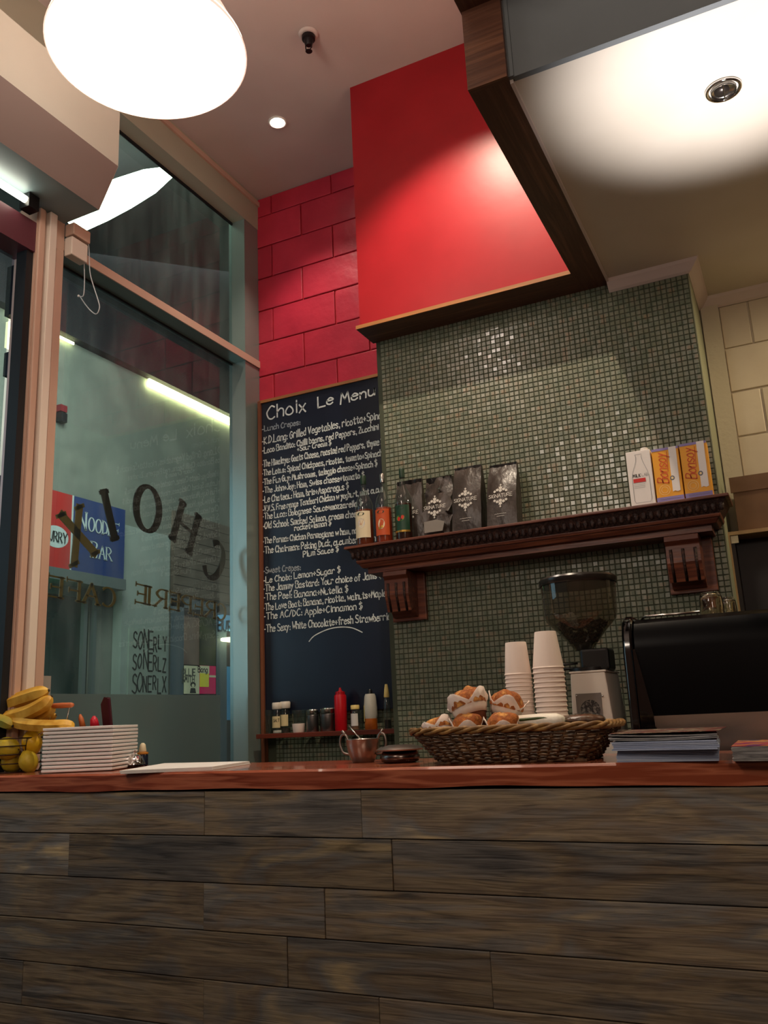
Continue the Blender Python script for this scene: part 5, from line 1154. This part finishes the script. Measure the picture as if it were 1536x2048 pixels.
build('stem', MB().tube([pt[1], (cxu-.02, 2.42, ZC+.02)], .004, 8), 'spoon_wood', t)
#@@FRUIT BASKET
fy_ = 2.24; fc = PX(24, 1500, fy_); fx = fc.x; sF = 1/ppm((fx, fy_, ZC))
RB = [(ZC+.002, .098), (ZC+.030, .114), (ZC+.060, .126), (ZC+.088, .134), (ZC+.113, .142)]
fb = thing('wire_fruit_basket', 'dark wire fruit basket with orange wooden grip at the left edge', 'basket', (fx, fy_, ZC))
mat('wire', '3a2c22', .3, metal=.8); mat('grip_wood', 'c0683c', .5)
for z_, r_ in RB: build('wire_ring', MB().tube([(fx+r_*math.cos(k*math.pi/24), fy_+r_*math.sin(k*math.pi/24), z_) for k in range(48)], .0024, 6, closed=True), 'wire', fb, smooth=True)
for k in range(8):
    a = k*math.pi/4+.39; build('upright_wire', MB().tube([(fx+r_*math.cos(a), fy_+r_*math.sin(a), z_) for z_, r_ in RB], .0016, 6), 'wire', fb, smooth=True)
build('wire_base', MB().lathe([(.085, ZC+.001), (.085, ZC+.003)], (fx, fy_, 0), 24), 'wire', fb)
g1, g2 = PX(103, 1412, fy_), PX(146, 1410, fy_)
build('grip', MB().tube([g1, g1+(g2-g1)*.08, g1+(g2-g1)*.5, g1+(g2-g1)*.92, g2], [.006, .0085, .0095, .0085, .006], 14), 'grip_wood', fb, smooth=True)
build('handle_wire', MB().tube([PX(105, 1416, fy_), PX(95, 1458, fy_), (fx+.126, fy_-.02, RB[4][0])], .0026, 6), 'steel', fb); build('handle_wire', MB().tube([PX(139, 1415, fy_), PX(130, 1456, fy_), (fx+.126, fy_+.02, RB[4][0])], .0026, 6), 'steel', fb)
mat('lemon', 'e0b41c', .4, col2='cca018', scale=(20, 20, 20), bump=.4, bscale=220); mat('lemon_green', 'ccb02c', .42, col2='b09c28', scale=(20, 20, 20), bump=.4, bscale=220)
mat('banana', 'dcb048', .5, col2=['c08c24', 'dab04a'], scale=(12, 12, 12)); mat('banana_green', 'b89a34', .5, col2='8c8a34', scale=(12, 12, 12)); mat('banana_tip', '2c2014', .7)
def lemon(lb, u, v, y, wpx, m, az=0, tl=0):
    c = PX(u, v, y); r_ = wpx/ppm(c)/2; M_ = Matrix.Rotation(az, 3, 'Z') @ Matrix.Rotation(tl, 3, 'Y')
    t = thing('lemon', lb, 'lemon', (c.x, c.y, c.z-r_), 'lemons in the wire basket')
    build('fruit', MB().ball(c, (r_*1.1, r_, r_*.98), 20, 14, fn=lambda p: 1+.16*abs(p.x)**8, M=M_), m, t, smooth=True)
    tip = c+M_ @ Vector((r_*1.27, 0, 0)); build('stem_end', MB().ball(tip, .003, 8, 6), 'banana_tip', t)
lemon('lemon at the bottom right of the wire basket', 57, 1523, 2.20, 38, 'lemon_green', .5, 1.2)
lemon('lemon at the bottom of the basket, beside the right one', 22, 1525, 2.20, 38, 'lemon_green', 1.8, .8)
lemon('bright lemon in the middle row next to the plates', 64, 1485, 2.22, 40, 'lemon', .3, 1.3)
lemon('greenish lemon in the middle row at the picture edge', 14, 1497, 2.17, 46, 'lemon_green', .1, .1)
lemon('lemon in the top row touching the bananas', 33, 1464, 2.27, 36, 'lemon', 1.2, .3)
lemon('partly visible lemon in the top row at the far left', -2, 1470, 2.19, 32, 'lemon', 1.2, 1.3)
lemon('shaded lemon at the back of the basket below the bananas', 68, 1462, 2.30, 34, 'lemon_green', 1.2, .3)
def banana(lb, pts, y, wpx, m, tipend=True):
    pt = [PX(u, v, yy_) for (u, v), yy_ in zip(pts, y)]; sp_ = [Vector(q) for q in smoothpts([tuple(p) for p in pt], 5)]; n = len(sp_); r_ = wpx/ppm(pt[1])/2
    r_ *= 1.22; rad = [r_*(.30+.70*min(1, math.sin(math.pi*min(.5, i/(n-1)*1.6)))*1.0)*(1 if i/(n-1) < .72 else max(.24, 1-((i/(n-1)-.72)/.28)**2*.76)) for i in range(n)]
    t = thing('banana', lb, 'banana', tuple(pt[len(pt)//2]), 'bananas on the wire basket'); build('peel', MB().tube(sp_, rad, 6), m, t, smooth=True, auto=22)
    build('blossom_tip', MB().ball(sp_[-1], rad[-1]*.8, 8, 6), 'banana_tip', t)
banana('topmost banana of the bunch', [(-45, 1420), (-10, 1398), (20, 1386), (48, 1381), (64, 1384)], [2.30]*5, 22, 'banana')
banana('long banana below the topmost one, tip at the right', [(-50, 1440), (-10, 1418), (35, 1401), (75, 1388), (97, 1381)], [2.24, 2.22, 2.21, 2.21, 2.22], 25, 'banana')
banana('third banana down, curving up beside the wooden grip', [(-30, 1449), (15, 1436), (55, 1425), (88, 1408), (103, 1393)], [2.20, 2.19, 2.19, 2.20, 2.21], 24, 'banana')
banana('banana under the third, its tip by the grip', [(-10, 1458), (30, 1447), (65, 1440), (95, 1426), (106, 1412)], [2.24]*5, 22, 'banana')
banana('small banana behind, tip right of the grip wire', [(40, 1448), (70, 1440), (95, 1437), (112, 1430)], [2.28]*4, 16, 'banana')
banana('lowest banana lying flat with stem at the left, end over the plates', [(18, 1424), (32, 1443), (60, 1450), (100, 1452), (135, 1451), (145, 1457)], [2.19, 2.18, 2.18, 2.19, 2.22, 2.24], 21, 'banana')
banana('greenish banana at the left edge of the basket', [(-60, 1440), (-20, 1437), (10, 1444), (25, 1452)], [2.16]*4, 22, 'banana_green')
#@@NEWSPAPERS
mat('newsprint', 'a8b4cc', .7, col2=['8c98b4', 'bcc6d6'], scale=(4, 8, 160), rand=.05); mat('newsprint_grey', '9a9894', .7, col2=['6a6868', 'b0aeac'], scale=(10, 10, 120)); mat('cover_dark', '2a2628', .3, col2=['8a3030', '2a2628', 'b8a488', '3a3a50'], scale=(40, 40, 30), contrast=(.35, .65)); mat('cover_colour', '5a3c70', .3, col2=['a83444', 'c89a50', '3c3c6a'], scale=(18, 18, 14), contrast=(.35, .65))
def paper(lb, corners, z0_, z1_, m, curl=0, cover=None, cat='newspaper', grp='newspapers on the counter'):
    pts = [P(u, v, 2, ZC) for u, v in corners]; cen = sum(pts, Vector())/4
    t = thing('newspaper', lb, cat, (cen.x, cen.y, z0_), grp); n = max(2, int((z1_-z0_)/.0032)); e0 = pts[1]-pts[0]; e1 = pts[3]-pts[0]
    mb = MB()
    for k in range(n):
        za = z0_+(z1_-z0_)*k/n+.0001; zb2 = z0_+(z1_-z0_)*(k+1)/n-.0004; jx = random.uniform(-.0025, .0025); NN = 10; v = []
        for i in range(NN+1):
            s_ = i/NN; lift = curl*(s_-.5)**2*4*.004+ (curl*.006*(1-s_) if k == n-1 else 0)
            for q, zz_ in ((0, za), (1, za), (1, zb2), (0, zb2)): p = pts[0]+e0*s_+e1*q+Vector((jx, jx*.5, 0)); v.append((p.x, p.y, zz_+lift))
        f = [(4*i+a, 4*i+4+a, 4*i+4+(a+1) % 4, 4*i+(a+1) % 4) for i in range(NN) for a in range(4)]+[(0, 1, 2, 3), tuple(4*NN+k2 for k2 in (3, 2, 1, 0))]
        mb.add(v, f)
    build('folded_pages', mb, m, t, kind='stuff')
    if cover: build('cover', MB().prism([(p.x, p.y) for p in pts], (z1_+.0001+abs(curl)*.011, z1_+.0008+abs(curl)*.011), lambda a, b, q: (a, b, q)), cover, t)
    return t
A4 = [(1240, 1524), (1440, 1522), (1425, 1508), (1250, 1510)]
paper('bottom pale blue folded newspaper bundle beside the basket', [(1236, 1525), (1441, 1522), (1456, 1508), (1262, 1510)], ZC+.0003, ZC+.025, 'newsprint')
paper('middle pale blue folded newspaper bundle of the left pile', [(1228, 1526), (1441, 1524), (1457, 1508), (1256, 1511)], ZC+.026, ZC+.045, 'newsprint')
paper('top grey magazine with colourful cover, left pile', [(1224, 1526), (1444, 1523), (1460, 1507), (1250, 1510)], ZC+.046, ZC+.056, 'newsprint_grey', curl=.6, cover='cover_dark')
paper('stack of grey magazines with purple cover at the right edge', [(1466, 1523), (1640, 1521), (1642, 1505), (1480, 1507)], ZC+.0003, ZC+.030, 'newsprint_grey', cover='cover_colour', grp='magazines at the right edge')
